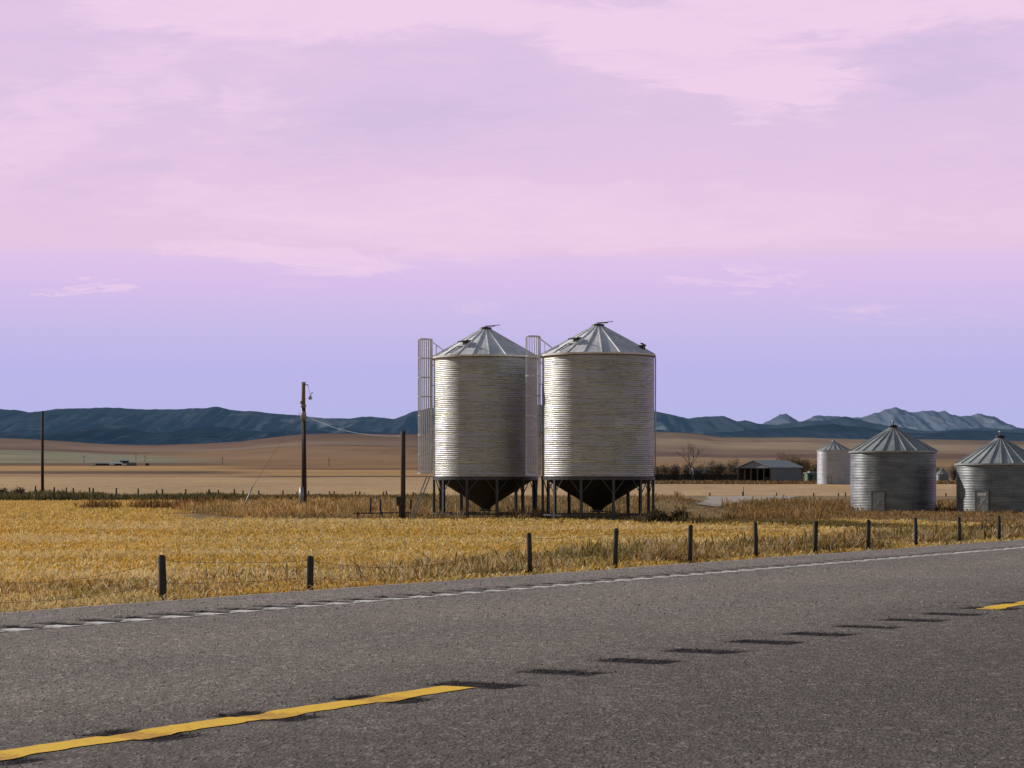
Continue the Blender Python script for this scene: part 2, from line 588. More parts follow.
# pavement skirt
vv = np.stack([X_, Y_, zz], 1)
skirt_top = np.arange(nT) * nD + nD - 1
sk = vv[skirt_top].copy(); sk[:, 2] -= 0.10; sk[:, 0] -= CT * 0.03; sk[:, 1] += ST * 0.03
base_i = len(vv)
vv = np.vstack([vv, sk]); rcol = np.vstack([rcol, np.full((nT, 3), 0.6)])
sf = np.stack([skirt_top[:-1], skirt_top[1:], base_i + np.arange(1, nT), base_i + np.arange(nT - 1)], 1)[:, ::-1]
am, nt, bs = new_mat('asphalt')
geo = node(nt, 'ShaderNodeTexCoord').outputs['Object']
rotv = mapping(nt, geo, rot=(0, 0, 0))
vt_ = node(nt, 'ShaderNodeVectorMath', operation='DOT_PRODUCT'); nt.links.new(geo, vt_.inputs[0]); vt_.inputs[1].default_value = (ST, CT, 0)
vd_ = node(nt, 'ShaderNodeVectorMath', operation='DOT_PRODUCT'); nt.links.new(geo, vd_.inputs[0]); vd_.inputs[1].default_value = (-CT, ST, 0)
cb = node(nt, 'ShaderNodeCombineXYZ'); nt.links.new(vt_.outputs['Value'], cb.inputs[0]); nt.links.new(vd_.outputs['Value'], cb.inputs[1])
lay = mapping(nt, geo, (1.0, 0.5, 1.0))
vo = node(nt, 'ShaderNodeTexVoronoi'); vo.inputs['Scale'].default_value = 80.0
nt.links.new(lay, vo.inputs['Vector'])
vo2 = node(nt, 'ShaderNodeTexVoronoi'); vo2.inputs['Scale'].default_value = 34.0
nt.links.new(lay, vo2.inputs['Vector'])
sp = node(nt, 'ShaderNodeSeparateColor'); nt.links.new(vo.outputs['Color'], sp.inputs[0])
sp2 = node(nt, 'ShaderNodeSeparateColor'); nt.links.new(vo2.outputs['Color'], sp2.inputs[0])
ag = ramp(nt, sp.outputs[0], [(0.0, (0.165, 0.146, 0.130)), (0.55, (0.212, 0.188, 0.168)), (0.85, (0.245, 0.218, 0.197)), (1.0, (0.33, 0.30, 0.275))])
ag2 = ramp(nt, sp2.outputs[1], [(0.0, (0.85,) * 3), (0.8, (1.03,) * 3), (1.0, (1.35,) * 3)])
ag = mix(nt, ag, ag2, 1.0, 'MULTIPLY')
nb = noise_node(nt, 1.0, 5, 0.6, mapping(nt, geo, (0.5, 0.5, 0.5)))
nlow = ramp(nt, nb.outputs['Fac'], [(0.3, (0.86, 0.86, 0.86)), (0.7, (1.12, 1.11, 1.10))])
ag = mix(nt, ag, nlow, 1.0, 'MULTIPLY')
nm = noise_node(nt, 60.0, 3, 0.7, mapping(nt, geo, (1.0, 0.3, 1.0)))   # drag marks of the paver run along the road
ag = mix(nt, ag, ramp(nt, nm.outputs['Fac'], [(0.30, (0.82,) * 3), (0.55, (1.0,) * 3), (0.72, (1.22,) * 3)]), 1.0, 'MULTIPLY')
# brighter wheel tracks by distance across the road; vignette painted as darker near side
vm = node(nt, 'ShaderNodeVectorMath', operation='DOT_PRODUCT'); nt.links.new(geo, vm.inputs[0]); vm.inputs[1].default_value = (-CT, ST, 0)
dv = vm.outputs['Value']
tr = ramp(nt, math_n(nt, 'DIVIDE', dv, 10.0), [(0.0, (0.58,) * 3), (0.30, (0.64,) * 3), (0.43, (0.78,) * 3), (0.52, (1.02, 1.01, 1.0)), (0.60, (1.04,) * 3), (0.68, (1.18, 1.16, 1.13)),
                                              (0.74, (1.06,) * 3), (0.80, (1.02,) * 3), (0.85, (1.22, 1.21, 1.22))])
ag = mix(nt, ag, tr, 1.0, 'MULTIPLY')
ca = node(nt, 'ShaderNodeAttribute', attribute_name='Col')
sca = node(nt, 'ShaderNodeSeparateColor'); nt.links.new(ca.outputs['Color'], sca.inputs[0])
gn = noise_node(nt, 30.0, 4, 0.7, mapping(nt, cb.outputs[0], (0.4, 1, 1)))
gf = math_n(nt, 'ADD', math_n(nt, 'SUBTRACT', 1.0, sca.outputs[0]), math_n(nt, 'MULTIPLY', math_n(nt, 'SUBTRACT', gn.outputs['Fac'], 0.5), 3.0), True)
gf = math_n(nt, 'MULTIPLY', gf, math_n(nt, 'SUBTRACT', 1.0, sca.outputs[0]), True)
ag = mix(nt, ag, (0.009, 0.008, 0.008), gf)
nt.links.new(ag, bs.inputs['Base Color'])
bs.inputs['Roughness'].default_value = 0.85
bs.inputs['Specular IOR Level'].default_value = 0.06
hh = math_n(nt, 'ADD', vo.outputs['Distance'], math_n(nt, 'MULTIPLY', nm.outputs['Fac'], 0.6))
bump(nt, bs, hh, 0.55, 0.006)
road = np_mesh('road', vv, np.vstack([rf, sf]), am, rcol, smooth=True)
tag(road, kind='structure')


def paint_mat(name, c, dirt, lo, hi):
    m, nt, bs = new_mat(name)
    geo = node(nt, 'ShaderNodeTexCoord').outputs['Object']
    n = noise_node(nt, 26.0, 6, 0.75, geo)
    n2 = noise_node(nt, 4.0, 4, 0.6, geo)
    sz = node(nt, 'ShaderNodeSeparateXYZ'); nt.links.new(geo, sz.inputs[0])
    low = node(nt, 'ShaderNodeMapRange'); nt.links.new(sz.outputs[2], low.inputs[0])
    low.inputs[1].default_value = 0.0024; low.inputs[2].default_value = -0.002; low.inputs[3].default_value = 0; low.inputs[4].default_value = 0.14
    s = math_n(nt, 'ADD', math_n(nt, 'MULTIPLY', n.outputs['Fac'], 0.65), math_n(nt, 'MULTIPLY', n2.outputs['Fac'], 0.35))
    s = math_n(nt, 'SUBTRACT', s, low.outputs[0])
    nt.links.new(ramp(nt, s, [(lo, dirt), (hi, c)]), bs.inputs['Base Color'])
    bs.inputs['Roughness'].default_value = 0.7
    bump(nt, bs, n.outputs['Fac'], 0.5, 0.006)
    return m


M['yellow'] = paint_mat('yellow_road_paint', (0.86, 0.52, 0.012), (0.55, 0.28, 0.012), 0.33, 0.47)
M['white'] = paint_mat('white_road_paint', (0.66, 0.645, 0.63), (0.24, 0.225, 0.215), 0.34, 0.50)


def strip(name, segs, dc, w, mat, nd=6):
    V = []; Fc = []; b = 0
    for (t0, t1) in segs:
        n = max(3, int((t1 - t0) / 0.034))
        tl = np.linspace(t0, t1, n)
        for i, t in enumerate(tl):
            for j in range(nd):
                s = j / (nd - 1) - 0.5
                ww = w
                d = dc + s * ww
                if j in (0, nd - 1):
                    d += (float(N3.fbm(t * 14, j * 5.0, 3)) - 0.5) * 0.022
                zr = float(z_road(np.array([t]), np.array([d]))[0])
                x, y = xy(t, d)
                V.append((x, y, zr + 0.0025))
        for i in range(n - 1):
            for j in range(nd - 1):
                q = b + i * nd + j
                Fc.append((q + 1, q + nd + 1, q + nd, q))
        b = len(V)
    return np_mesh(name, np.array(V), np.array(Fc), mat, smooth=True)


ty1 = t_of(466, D_YEL); ty2 = t_of(987, D_YEL)
tag(strip('centre_line', [(ty1 - 4.2, ty1), (ty2, ty2 + 3.6), (ty2 + 9, ty2 + 12)], D_YEL + 0.01, 0.135, M['yellow']), kind='structure')
segs = []
k = -25
while True:
    a0 = tw0 + k * PW + 0.055; a1 = tw0 + (k + 1) * PW - 0.005
    if a0 > 120: break
    segs.append((a0, a1)); k += 1
tag(strip('edge_line', segs, D_WHITE - 0.03, 0.15, M['white'], 4), kind='structure')

ty1c = t_of(466, D_YEL) + 0.05; ty2c = t_of(987, D_YEL) - 0.05
# stones standing proud of the worn surface (half sunk, a few millimetres high)
def chips(n, y0, y1, s0, s1):
    v = rng.random(n)
    y = np.sqrt(y0 ** 2 + v * (y1 ** 2 - y0 ** 2)); x = (rng.random(n) - 0.5) * 2 * 0.27 * y
    t, d = td(x, y)
    k = (d > 0.2) & (d < 8.95) & ((np.abs(d - D_YEL - 0.01) > 0.085) | ((t > ty1c) & (t < ty2c))) & (np.abs(d - 7.98) > 0.20)
    x, y = x[k], y[k]; n = len(x)
    s = s0 + (s1 - s0) * rng.random(n) ** 2
    a = rng.random(n) * 2 * PI
    V = np.zeros((n, 4, 3))
    for j in range(3):
        rr = s * (0.7 + 0.6 * rng.random(n))
        V[:, j, 0] = x + rr * np.cos(a + j * 2.094); V[:, j, 1] = y + rr * np.sin(a + j * 2.094); V[:, j, 2] = -0.001
    V[:, 3, 0] = x + rng.normal(0, 0.3, n) * s; V[:, 3, 1] = y + rng.normal(0, 0.3, n) * s; V[:, 3, 2] = s * (0.55 + 0.5 * rng.random(n))
    b = np.arange(n) * 4
    Fc = np.concatenate([np.stack([b, b + 1, b + 3], 1), np.stack([b + 1, b + 2, b + 3], 1), np.stack([b + 2, b, b + 3], 1)])
    g = np.where(rng.random(n) < 0.5, 0.08 + 0.08 * rng.random(n), 0.16 + 0.15 * rng.random(n) ** 2)
    g = g * np.interp(td(x, y)[1], [0, 3, 5, 9], [0.72, 0.86, 1.2, 1.4])  # stones take the same painted vignette, darker towards the near side
    g = np.where((np.abs(td(x, y)[1] - D_YEL) < 0.2) & (groove(td(x, y)[0], tc0, PC, 0.3, 1.0) > 0), g * 0.3, g)
    C = np.stack([g * 1.08, g * 0.98, g * 0.89], 1)
    return V.reshape(-1, 3), Fc, np.repeat(C, 4, 0)


p1 = chips(34000, 5.5, 12, 0.0025, 0.0062); p2 = chips(60000, 12, 30, 0.004, 0.009)
M['stone'] = vc_mat('road_stone', 0.0)
tag(np_mesh('road_aggregate', np.vstack([p1[0], p2[0]]), np.vstack([p1[1], p2[1] + len(p1[0])]), M['stone'], np.vstack([p1[2], p2[2]])), kind='stuff')

# ------------------------------------------------------------------ grass and weeds (stuff)
def blades(name, P, h, w, cols, mat, lean=0.35, head=0.0, tipcol=None):
    """P (N,3) roots; each blade is one 4-sided face, bent at mid height"""
    n = len(P)
    az = rng.random(n) * 2 * PI
    la = rng.random(n) * 2 * PI
    ln = h * lean * rng.random(n)
    sx, sy = np.cos(az) * w / 2, np.sin(az) * w / 2
    mh = np.where(rng.random(n) < head, 0.80, 0.35)
    top = P + np.stack([np.cos(la) * ln, np.sin(la) * ln, h * (0.75 + 0.5 * rng.random(n))], 1)
    mid = P + (top - P) * mh[:, None] * np.array([0.7, 0.7, 1.0])
    a = mid - np.stack([sx, sy, sx * 0], 1)
    b = mid + np.stack([sx, sy, sx * 0], 1)
    V = np.stack([P, b, top, a], 1).reshape(-1, 3)
    Fc = np.arange(n * 4).reshape(-1, 4)
    C = np.repeat(cols, 4, 0).reshape(n, 4, 3).copy()
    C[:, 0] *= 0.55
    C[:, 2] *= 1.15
    o = np_mesh(name, V, Fc, mat, C.reshape(-1, 3))
    return tag(o, kind='stuff')


def scatter(n, x0, x1, y0, y1, fn):
    x = x0 + (x1 - x0) * rng.random(n); y = y0 + (y1 - y0) * rng.random(n)
    k = fn(x, y)
    return x[k], y[k]


def frustum(n, y0, y1, margin=0.03, power=1.0):
    """points spread over the wedge of land the road user sees, with a margin"""
    v = rng.random(n)
    y = (y0 ** (2 * power) + v * (y1 ** (2 * power) - y0 ** (2 * power))) ** (1 / (2 * power))
    u = (rng.random(n) - 0.5) * 2
    return u * ((0.2327 + margin) * y + 3.5), y


def pick(n, palette, wts):
    p = np.array(palette); idx = rng.choice(len(p), n, p=np.array(wts) / sum(wts))
    c = p[idx] * (0.75 + 0.5 * rng.random(n))[:, None]
    return c


def clumps(x, y, k, r):
    n = len(x)
    X = np.repeat(x, k) + rng.normal(0, r, n * k)
    Y = np.repeat(y, k) + rng.normal(0, r, n * k)
    return X, Y


# stubble on the near gold field
x, y = frustum(82000, 33, 118, power=0.62)
t, d = td(x, y)
kp = (d > 29.5) & (y < 112.5)
x, y = x[kp], y[kp]
X, Y = clumps(x, y, 6, 0.07)
big = N1.fbm(X / 9.0, Y / 5.0, 4); str_ = N2.fbm(X / 25.0, Y / 3.0, 3)
dn = (rng.random(len(X)) < 0.45 + 0.9 * (big - 0.25))
X, Y, big, str_ = X[dn], Y[dn], big[dn], str_[dn]
c = pick(len(X), [(0.80, 0.53, 0.11), (0.88, 0.68, 0.31), (0.68, 0.41, 0.06), (0.92, 0.79, 0.53), (0.42, 0.36, 0.11)], [5, 4, 2.6, 2.2, 0.8])
k = sstep(0.40, 0.62, str_)[:, None]
c = c * (1 - k) + c * np.array([0.93, 0.84, 0.62]) * k
k = sstep(0.52, 0.72, big)[:, None]
c = c * (1 - k) + (c * 0.5 + np.array([0.42, 0.33, 0.18])) * k
P = np.stack([X, Y, terrain(X, Y) - 0.02], 1)
h = (0.08 + 0.12 * rng.random(len(X))) * (0.75 + 0.6 * big)
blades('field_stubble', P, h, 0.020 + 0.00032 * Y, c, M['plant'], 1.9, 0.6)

# stubble on the farther left part of the gold field
x, y = frustum(26000, 110, 207, power=0.8)
u = x / y
kp = (u < -0.152 + 0.02 * (N1(x / 3, y / 8) - 0.5)) | ((y < 114) & (u < -0.10))
x, y = x[kp], y[kp]
X, Y = clumps(x, y, 5, 0.15)
big = N1.fbm(X / 9.0, Y / 5.0, 4)
c = pick(len(X), [(0.74, 0.50, 0.13), (0.82, 0.61, 0.27), (0.62, 0.39, 0.08), (0.42, 0.33, 0.10)], [5, 3.5, 2.5, 0.5])
P = np.stack([X, Y, terrain(X, Y) - 0.02], 1)
blades('field_stubble', P, 0.14 + 0.14 * rng.random(len(X)), 0.06 + 0 * X, c, M['plant'], 1.6, 0.6)

# roadside weeds on the bank and along the fence
x, y = frustum(100000, 9, 112, power=0.5)
t, d = td(x, y)
kp = (d > 9.12) & (d < 37)
x, y, d = x[kp], y[kp], d[kp]
X, Y = clumps(x, y, 6, 0.05)
t, d = td(X, Y)
nz = N3.fbm(X / 2.4, Y / 2.4, 3); kp = (d > 9.08) & (rng.random(len(X)) < 0.25 + nz)
X, Y, d, nz = X[kp], Y[kp], d[kp], nz[kp]
right = sstep(-0.12, 0.12, X / Y)
c = pick(len(X), [(0.55, 0.36, 0.12), (0.66, 0.50, 0.27), (0.36, 0.22, 0.07), (0.20, 0.19, 0.06), (0.78, 0.65, 0.44), (0.42, 0.22, 0.04)], [4, 3.5, 3, 1.2, 2.0, 2])
c = c * (1 - 0.22 * right)[:, None]
g = (N1.fbm(X / 3.0 + 40, Y / 3.0, 3) > 0.66 - 0.06 * right)
c[g] = c[g] * 0.55 + np.array([0.07, 0.07, 0.02])
zt = terrain(X, Y)
los = CH * (1 - d / 9.0)
behind = sstep(29.8, 30.6, d) * (1 - sstep(34.0, 37.0, d))
h = (0.04 + 0.08 * rng.random(len(X)))
h = h + behind * (0.06 + (0.16 + 0.26 * right) * rng.random(len(X)) ** 1.6) * (0.15 + 2.2 * (nz - 0.12) ** 1.2)
h = np.where(d < 29.8, np.minimum(h, np.clip(los - zt - 0.06 + 0.05 * rng.random(len(X)), 0.03, 0.16)), h)
P = np.stack([X, Y, zt - 0.01], 1)
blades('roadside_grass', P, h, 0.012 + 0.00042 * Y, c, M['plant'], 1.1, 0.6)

# tall darker seed stalks along the fence
x, y = frustum(9000, 40, 112, power=0.5)
t, d = td(x, y)
kp = (d > 30.3) & (d < 35) & (rng.random(len(x)) < 0.08 + 0.92 * sstep(-0.15, 0.05, x / y)) & (rng.random(len(x)) < 1.5 * (N2.fbm(x / 2.2, y / 2.2, 2) - 0.38))
x, y = x[kp], y[kp]
X, Y = clumps(x, y, 5, 0.10)
c = pick(len(X), [(0.14, 0.09, 0.04), (0.11, 0.11, 0.04), (0.56, 0.46, 0.30), (0.30, 0.20, 0.09)], [3, 1.2, 3, 3])
P = np.stack([X, Y, terrain(X, Y)], 1)
blades('roadside_weeds', P, 0.18 + 0.42 * rng.random(len(X)) ** 1.5, 0.016 + 0.0004 * Y, c, M['plant'], 1.0, 0.8)


# weed belt round the bins (and on to the right)
DRIVE = [(120, 9.2, 12.0), (140, 11.6, 12.6), (150, 12.6, 14.3), (167, 14.2, 17.2), (188, 16.3, 20.6), (226, 20.0, 28.0), (262, 23.0, 34.5)]
def in_drive(x, y):
    lo = np.interp(y, [p[0] for p in DRIVE], [p[1] for p in DRIVE]); hi = np.interp(y, [p[0] for p in DRIVE], [p[2] for p in DRIVE])
    return (x > lo) & (x < hi) & (y > 146) & (y < 262)


def belt(x, y):
    u = x / y
    y0 = np.interp(u, [-0.26, -0.155, -0.12, -0.07, 0.05, 0.26], [150, 140, 119, 113, 112.5, 113.5]) + (N2.fbm(x / 1.6, y * 0, 3) - 0.5) * 3.0
    left = u > -0.155 + (y - 140) * 0.0006
    drive = in_drive(x, y)
    clear = (y > 119) & (y < 148) & (u > 0.062) & (u < 0.098)
    lim = np.interp(u, [-0.2, 0.05, 0.09, 0.26], [232, 232, 185, 185])
    return (y > y0) & left & ~drive & (y < lim) & ~(clear & (rng.random(len(x)) < 0.75))


x, y = frustum(44000, 110, 232, power=0.45)
kp = belt(x, y)
x, y = x[kp], y[kp]
X, Y = clumps(x, y, 7, 0.16)
nz = N3.fbm(X / 3.5, Y / 5.0, 3); hz = N1.fbm(X / 2.5, Y / 4.0, 3)
c = pick(len(X), [(0.34, 0.215, 0.085), (0.44, 0.31, 0.15), (0.20, 0.125, 0.05), (0.18, 0.165, 0.055), (0.60, 0.47, 0.28), (0.27, 0.135, 0.045)], [5, 3.5, 2.6, 1.0, 1.6, 2.5])
k = sstep(0.52, 0.66, nz)[:, None]
c = c * (1 - k) + (c * 0.62 + np.array([0.04, 0.04, 0.012])) * k
uu = X / Y
k = (sstep(-0.03, -0.08, -uu * -1) if False else (1 - sstep(-0.09, -0.03, uu)) * sstep(116, 122, Y))[:, None]
c = c * (1 - k) + c * np.array([1.5, 1.36, 1.2]) * k
P = np.stack([X, Y, terrain(X, Y) - 0.02], 1)
h = (0.14 + 0.32 * rng.random(len(X)) ** 1.5) * (0.40 + 1.1 * hz)
h = h * np.where((uu > 0.078) & (uu < 0.096), 0.45, 1.0)
h = h * np.where((uu > 0.146) & (Y < 142), 0.42, 1.0) * (0.55 + 0.9 * sstep(0.40, 0.62, N2.fbm(X / 1.3, Y / 2.5, 3)))
rt_ = sstep(0.055, 0.08, uu)[:, None]
c = c * (1 - rt_) + c * np.array([0.92, 0.85, 0.78]) * rt_
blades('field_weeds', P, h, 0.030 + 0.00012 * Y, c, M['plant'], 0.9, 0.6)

# dark weed line in the gold field right of the bins
n = 2600
x = 6.0 + 20.5 * rng.random(n); y = 107 - (x - 6) * 0.36 + rng.normal(0, 0.5, n) + 0.5 * np.sin(x)
kp = rng.random(n) < 0.25 + 1.3 * (N2.fbm(x / 1.2, x * 0 + 5, 3) - 0.25)
x, y = x[kp], y[kp]
c = pick(len(x), [(0.07, 0.055, 0.025), (0.14, 0.10, 0.045), (0.07, 0.07, 0.025)], [3, 2, 1])
hh_ = np.where(x < 9.5, 0.45, 0.16)
blades('furrow_weeds', np.stack([x, y, terrain(x, y) - 0.02], 1), hh_ * (0.5 + rng.random(len(x))), 0.06 + 0 * x, c, M['plant'], 0.6, 0.5)

# weedy bank at the back of the gold field, left
n = 30000
x = -62 + 54 * rng.random(n); y = 205 + 24 * rng.random(n)
X, Y = clumps(x, y, 2, 0.25)
nz = N1.fbm(X / 3.0, Y / 12.0, 3)
c = pick(len(X), [(0.085, 0.065, 0.028), (0.13, 0.10, 0.045), (0.075, 0.085, 0.03), (0.17, 0.15, 0.045), (0.22, 0.15, 0.08)], [4, 3, 2.5, 1.4, 1])
k = sstep(-32, -20, X)[:, None]
c = c * (1 - k) + c * np.array([1.35, 1.15, 1.0]) * k
h = (0.35 + 0.85 * rng.random(len(X)) ** 1.3) * (0.45 + 1.0 * nz) * np.interp(X, [-60, -45, -36, -10], [0.85, 0.8, 0.62, 0.5])
blades('bank_weeds', np.stack([X, Y, terrain(X, Y) - 0.02], 1), h, 0.10 + 0 * X, c, M['plant'], 0.6, 0.4)

# russet tussocks with green feet at the left end of the weed belt
n = 1500
cx = rng.choice([-28.6, -27.4, -25.2, -24.3, -23.2, -22.1, -21.0], n); x = cx + rng.normal(0, 0.38, n); y = 150 + rng.normal(0, 1.2, n)
c = pick(n, [(0.24, 0.12, 0.035), (0.34, 0.20, 0.07), (0.12, 0.10, 0.04)], [3, 2, 1])
blades('russet_weeds', np.stack([x, y, terrain(x, y) - 0.02], 1), 0.35 + 0.45 * rng.random(n), 0.07 + 0 * x, c, M['plant'], 0.5, 0.5)
n = 1500
x = -29 + 9 * rng.random(n); y = 147.0 + rng.normal(0, 0.8, n)
c = pick(n, [(0.10, 0.15, 0.03), (0.15, 0.16, 0.04)], [1, 1])
blades('green_grass', np.stack([x, y, terrain(x, y) - 0.02], 1), 0.10 + 0.1 * rng.random(n), 0.07 + 0 * x, c, M['plant'], 0.7, 0.1)

# thin line of dry growth at the near edge of the pale field on the right, and behind it
n = 9000
x = 18 + 95 * rng.random(n); y = np.where(rng.random(n) < 0.5, 372 + rng.normal(0, 2.5, n), 385 + 20 * rng.random(n))
c = pick(n, [(0.14, 0.08, 0.03), (0.24, 0.16, 0.07), (0.30, 0.22, 0.11)], [3, 2, 1])
blades('dry_verge', np.stack([x, y, terrain(x, y) - 0.02], 1), 0.25 + 0.35 * rng.random(n), 0.25 + 0 * x, c, M['plant'], 0.6, 0.3)

# gravel drive
dy = np.linspace(146, 262, 60)
V = []; Fc = []
for yy in dy:
    lo = np.interp(yy, [p[0] for p in DRIVE], [p[1] for p in DRIVE]) + (float(N1(yy * 0.8, 3.0)) - 0.5) * 0.8
    hi = np.interp(yy, [p[0] for p in DRIVE], [p[2] for p in DRIVE]) + (float(N1(yy * 0.8, 9.0)) - 0.5) * 1.2
    for j in range(12):
        xx = lo + (hi - lo) * j / 11
        V.append((xx, yy, tz(xx, yy) + 0.06))
for i in range(59):
    for j in range(11):
        q = i * 12 + j
        Fc.append((q, q + 1, q + 13, q + 12))
gmat, nt, bs = new_mat('gravel')
geo = node(nt, 'ShaderNodeTexCoord').outputs['Object']
n1 = noise_node(nt, 3.0, 6, 0.8, geo)
nt.links.new(ramp(nt, n1.outputs['Fac'], [(0.3, (0.24, 0.205, 0.165)), (0.7, (0.42, 0.36, 0.30))]), bs.inputs['Base Color'])
bs.inputs['Roughness'].default_value = 0.95
bump(nt, bs, n1.outputs['Fac'], 0.6, 0.05)
tag(np_mesh('gravel_drive', np.array(V), np.array(Fc), gmat, smooth=True), kind='structure')

# ------------------------------------------------------------------ mountains
def ridge(name, pts, dist, depth, basez, mat, seed, rough=1.0, step=3.0, rows=26, jag=0.5):
    vn = VN(seed)
    pxs = np.arange(-500, 1500, step)
    cy = np.interp(pxs, [p[0] for p in pts], [p[1] for p in pts])
    cy = cy + (vn.fbm(pxs / 18.0, pxs * 0, 4) - 0.5) * 2.2 * rough + (vn.fbm(pxs / 5.0, pxs * 0 + 9, 3) - 0.5) * 1.6 * jag
    V = []; 
    nR = rows
    for i, p in enumerate(pxs):
        zc = CH + (HZ - cy[i]) * dist / F
        for j in range(nR + 5):
            if j <= nR:
                s = j / nR
                yy = dist - depth * (1 - s)
                prof = s ** 0.85
            else:
                s = 1 - (j - nR) / 5.0
                yy = dist + depth * 0.5 * (1 - s); prof = s
            xx = (p - 512) * dist / F * (1 - 0.10 * (1 - min(1, yy / dist)))
            zz_ = basez + (zc - basez) * prof
            amp = (zc - basez) * 0.42 * math.sin(PI * min(1, max(0, s if j <= nR else 0))) ** 0.8
            r1 = abs(float(vn.fbm(p / 26.0 + s * 0.9, s * 1.6, 5)) - 0.5) * 2
            r2 = abs(float(vn.fbm(p / 9.0 - s * 0.7 + 50, s * 2.4, 4)) - 0.5) * 2
            zz_ -= amp * (r1 * 1.1 + r2 * 0.7) * rough
            V.append((xx, yy, zz_))
    K = nR + 5
    n = len(pxs)
    I, J = np.meshgrid(np.arange(n - 1), np.arange(K - 1), indexing='ij')
    q = (I * K + J).ravel()
    Fc = np.stack([q, q + K, q + K + 1, q + 1], 1)
    o = np_mesh(name, np.array(V), Fc, mat, smooth=True)
    return tag(o, kind='structure')


def hill_mat(name, c_dark, c_mid, c_pale, haze, hz_s, scale):
    m, nt, bs = new_mat(name)
    geo = node(nt, 'ShaderNodeTexCoord').outputs['Object']
    n1 = noise_node(nt, 1.0, 6, 0.6, mapping(nt, geo, (scale, scale * 0.35, scale * 5)), 0.4)
    n2 = noise_node(nt, 1.0, 5, 0.65, mapping(nt, geo, (scale * 2.3, scale * 0.6, scale * 9), (5, 3, 1), (0, 0.25, 0)), 0.6)
    b = ramp(nt, n1.outputs['Fac'], [(0.35, c_dark), (0.6, c_mid)])
    f = ramp(nt, n2.outputs['Fac'], [(0.58, (0, 0, 0)), (0.68, (0.85,) * 3)])
    b = mix(nt, b, c_pale, f)
    nt.links.new(b, bs.inputs['Base Color'])
    bs.inputs['Roughness'].default_value = 1.0
    bs.inputs['Specular IOR Level'].default_value = 0.0
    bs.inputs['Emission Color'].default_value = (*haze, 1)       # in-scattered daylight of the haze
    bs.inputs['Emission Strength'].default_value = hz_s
    return m


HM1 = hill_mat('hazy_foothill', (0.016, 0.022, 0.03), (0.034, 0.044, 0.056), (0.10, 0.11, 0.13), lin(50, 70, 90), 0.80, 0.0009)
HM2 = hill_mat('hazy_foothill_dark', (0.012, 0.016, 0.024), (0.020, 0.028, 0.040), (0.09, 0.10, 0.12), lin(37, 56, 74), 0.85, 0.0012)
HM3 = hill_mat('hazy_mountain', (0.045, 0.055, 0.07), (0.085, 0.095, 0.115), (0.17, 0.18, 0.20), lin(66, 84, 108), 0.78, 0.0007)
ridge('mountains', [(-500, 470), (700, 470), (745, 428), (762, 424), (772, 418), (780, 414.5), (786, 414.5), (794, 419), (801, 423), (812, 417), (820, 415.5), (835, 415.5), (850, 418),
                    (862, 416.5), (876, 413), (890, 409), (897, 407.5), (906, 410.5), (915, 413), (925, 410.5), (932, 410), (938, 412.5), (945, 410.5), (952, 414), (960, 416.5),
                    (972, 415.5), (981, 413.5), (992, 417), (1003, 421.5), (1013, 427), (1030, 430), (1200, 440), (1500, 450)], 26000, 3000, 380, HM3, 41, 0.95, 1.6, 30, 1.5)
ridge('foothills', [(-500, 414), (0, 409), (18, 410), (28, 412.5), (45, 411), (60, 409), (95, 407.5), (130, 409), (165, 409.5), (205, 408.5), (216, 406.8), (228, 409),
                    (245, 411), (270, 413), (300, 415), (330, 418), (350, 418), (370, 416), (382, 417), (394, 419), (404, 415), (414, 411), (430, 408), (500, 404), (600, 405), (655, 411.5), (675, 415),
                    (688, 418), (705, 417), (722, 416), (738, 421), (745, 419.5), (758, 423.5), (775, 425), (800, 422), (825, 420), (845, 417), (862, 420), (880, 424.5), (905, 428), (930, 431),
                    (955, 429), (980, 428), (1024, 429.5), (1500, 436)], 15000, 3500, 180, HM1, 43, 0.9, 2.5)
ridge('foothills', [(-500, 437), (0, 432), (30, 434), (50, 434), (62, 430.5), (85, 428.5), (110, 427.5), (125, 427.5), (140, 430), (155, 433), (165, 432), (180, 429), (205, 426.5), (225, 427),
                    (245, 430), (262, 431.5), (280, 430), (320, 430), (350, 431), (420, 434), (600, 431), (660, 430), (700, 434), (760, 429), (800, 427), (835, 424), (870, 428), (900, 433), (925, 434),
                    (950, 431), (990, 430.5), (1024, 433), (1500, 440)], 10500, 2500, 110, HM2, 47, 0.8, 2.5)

# ------------------------------------------------------------------ hopper bins
BR = 2.90
EAVE, APEX, WALL0 = 7.22, 8.80, 0.96
BASE = -1.30


def corr_wall(R, z0, z1, pitch=0.1016, amp=0.0055, n=112, per=6, rings=0.813):
    m = MB()
    k = int((z1 - z0) / pitch * per)
    prof = []
    for i in range(k + 1):
        z = z0 + (z1 - z0) * i / k
        r = R + amp * math.cos(2 * PI * (z - z0) / pitch)
        # ring lap joints
        u = ((z - z0) % rings) / rings
        r += 0.006 * (1 - u)
        prof.append((r, z))
    m.lathe(prof, n)
    # inner top rim turned in
    m.lathe([(R, z1), (R - 0.06, z1 - 0.01)], n)
    return m


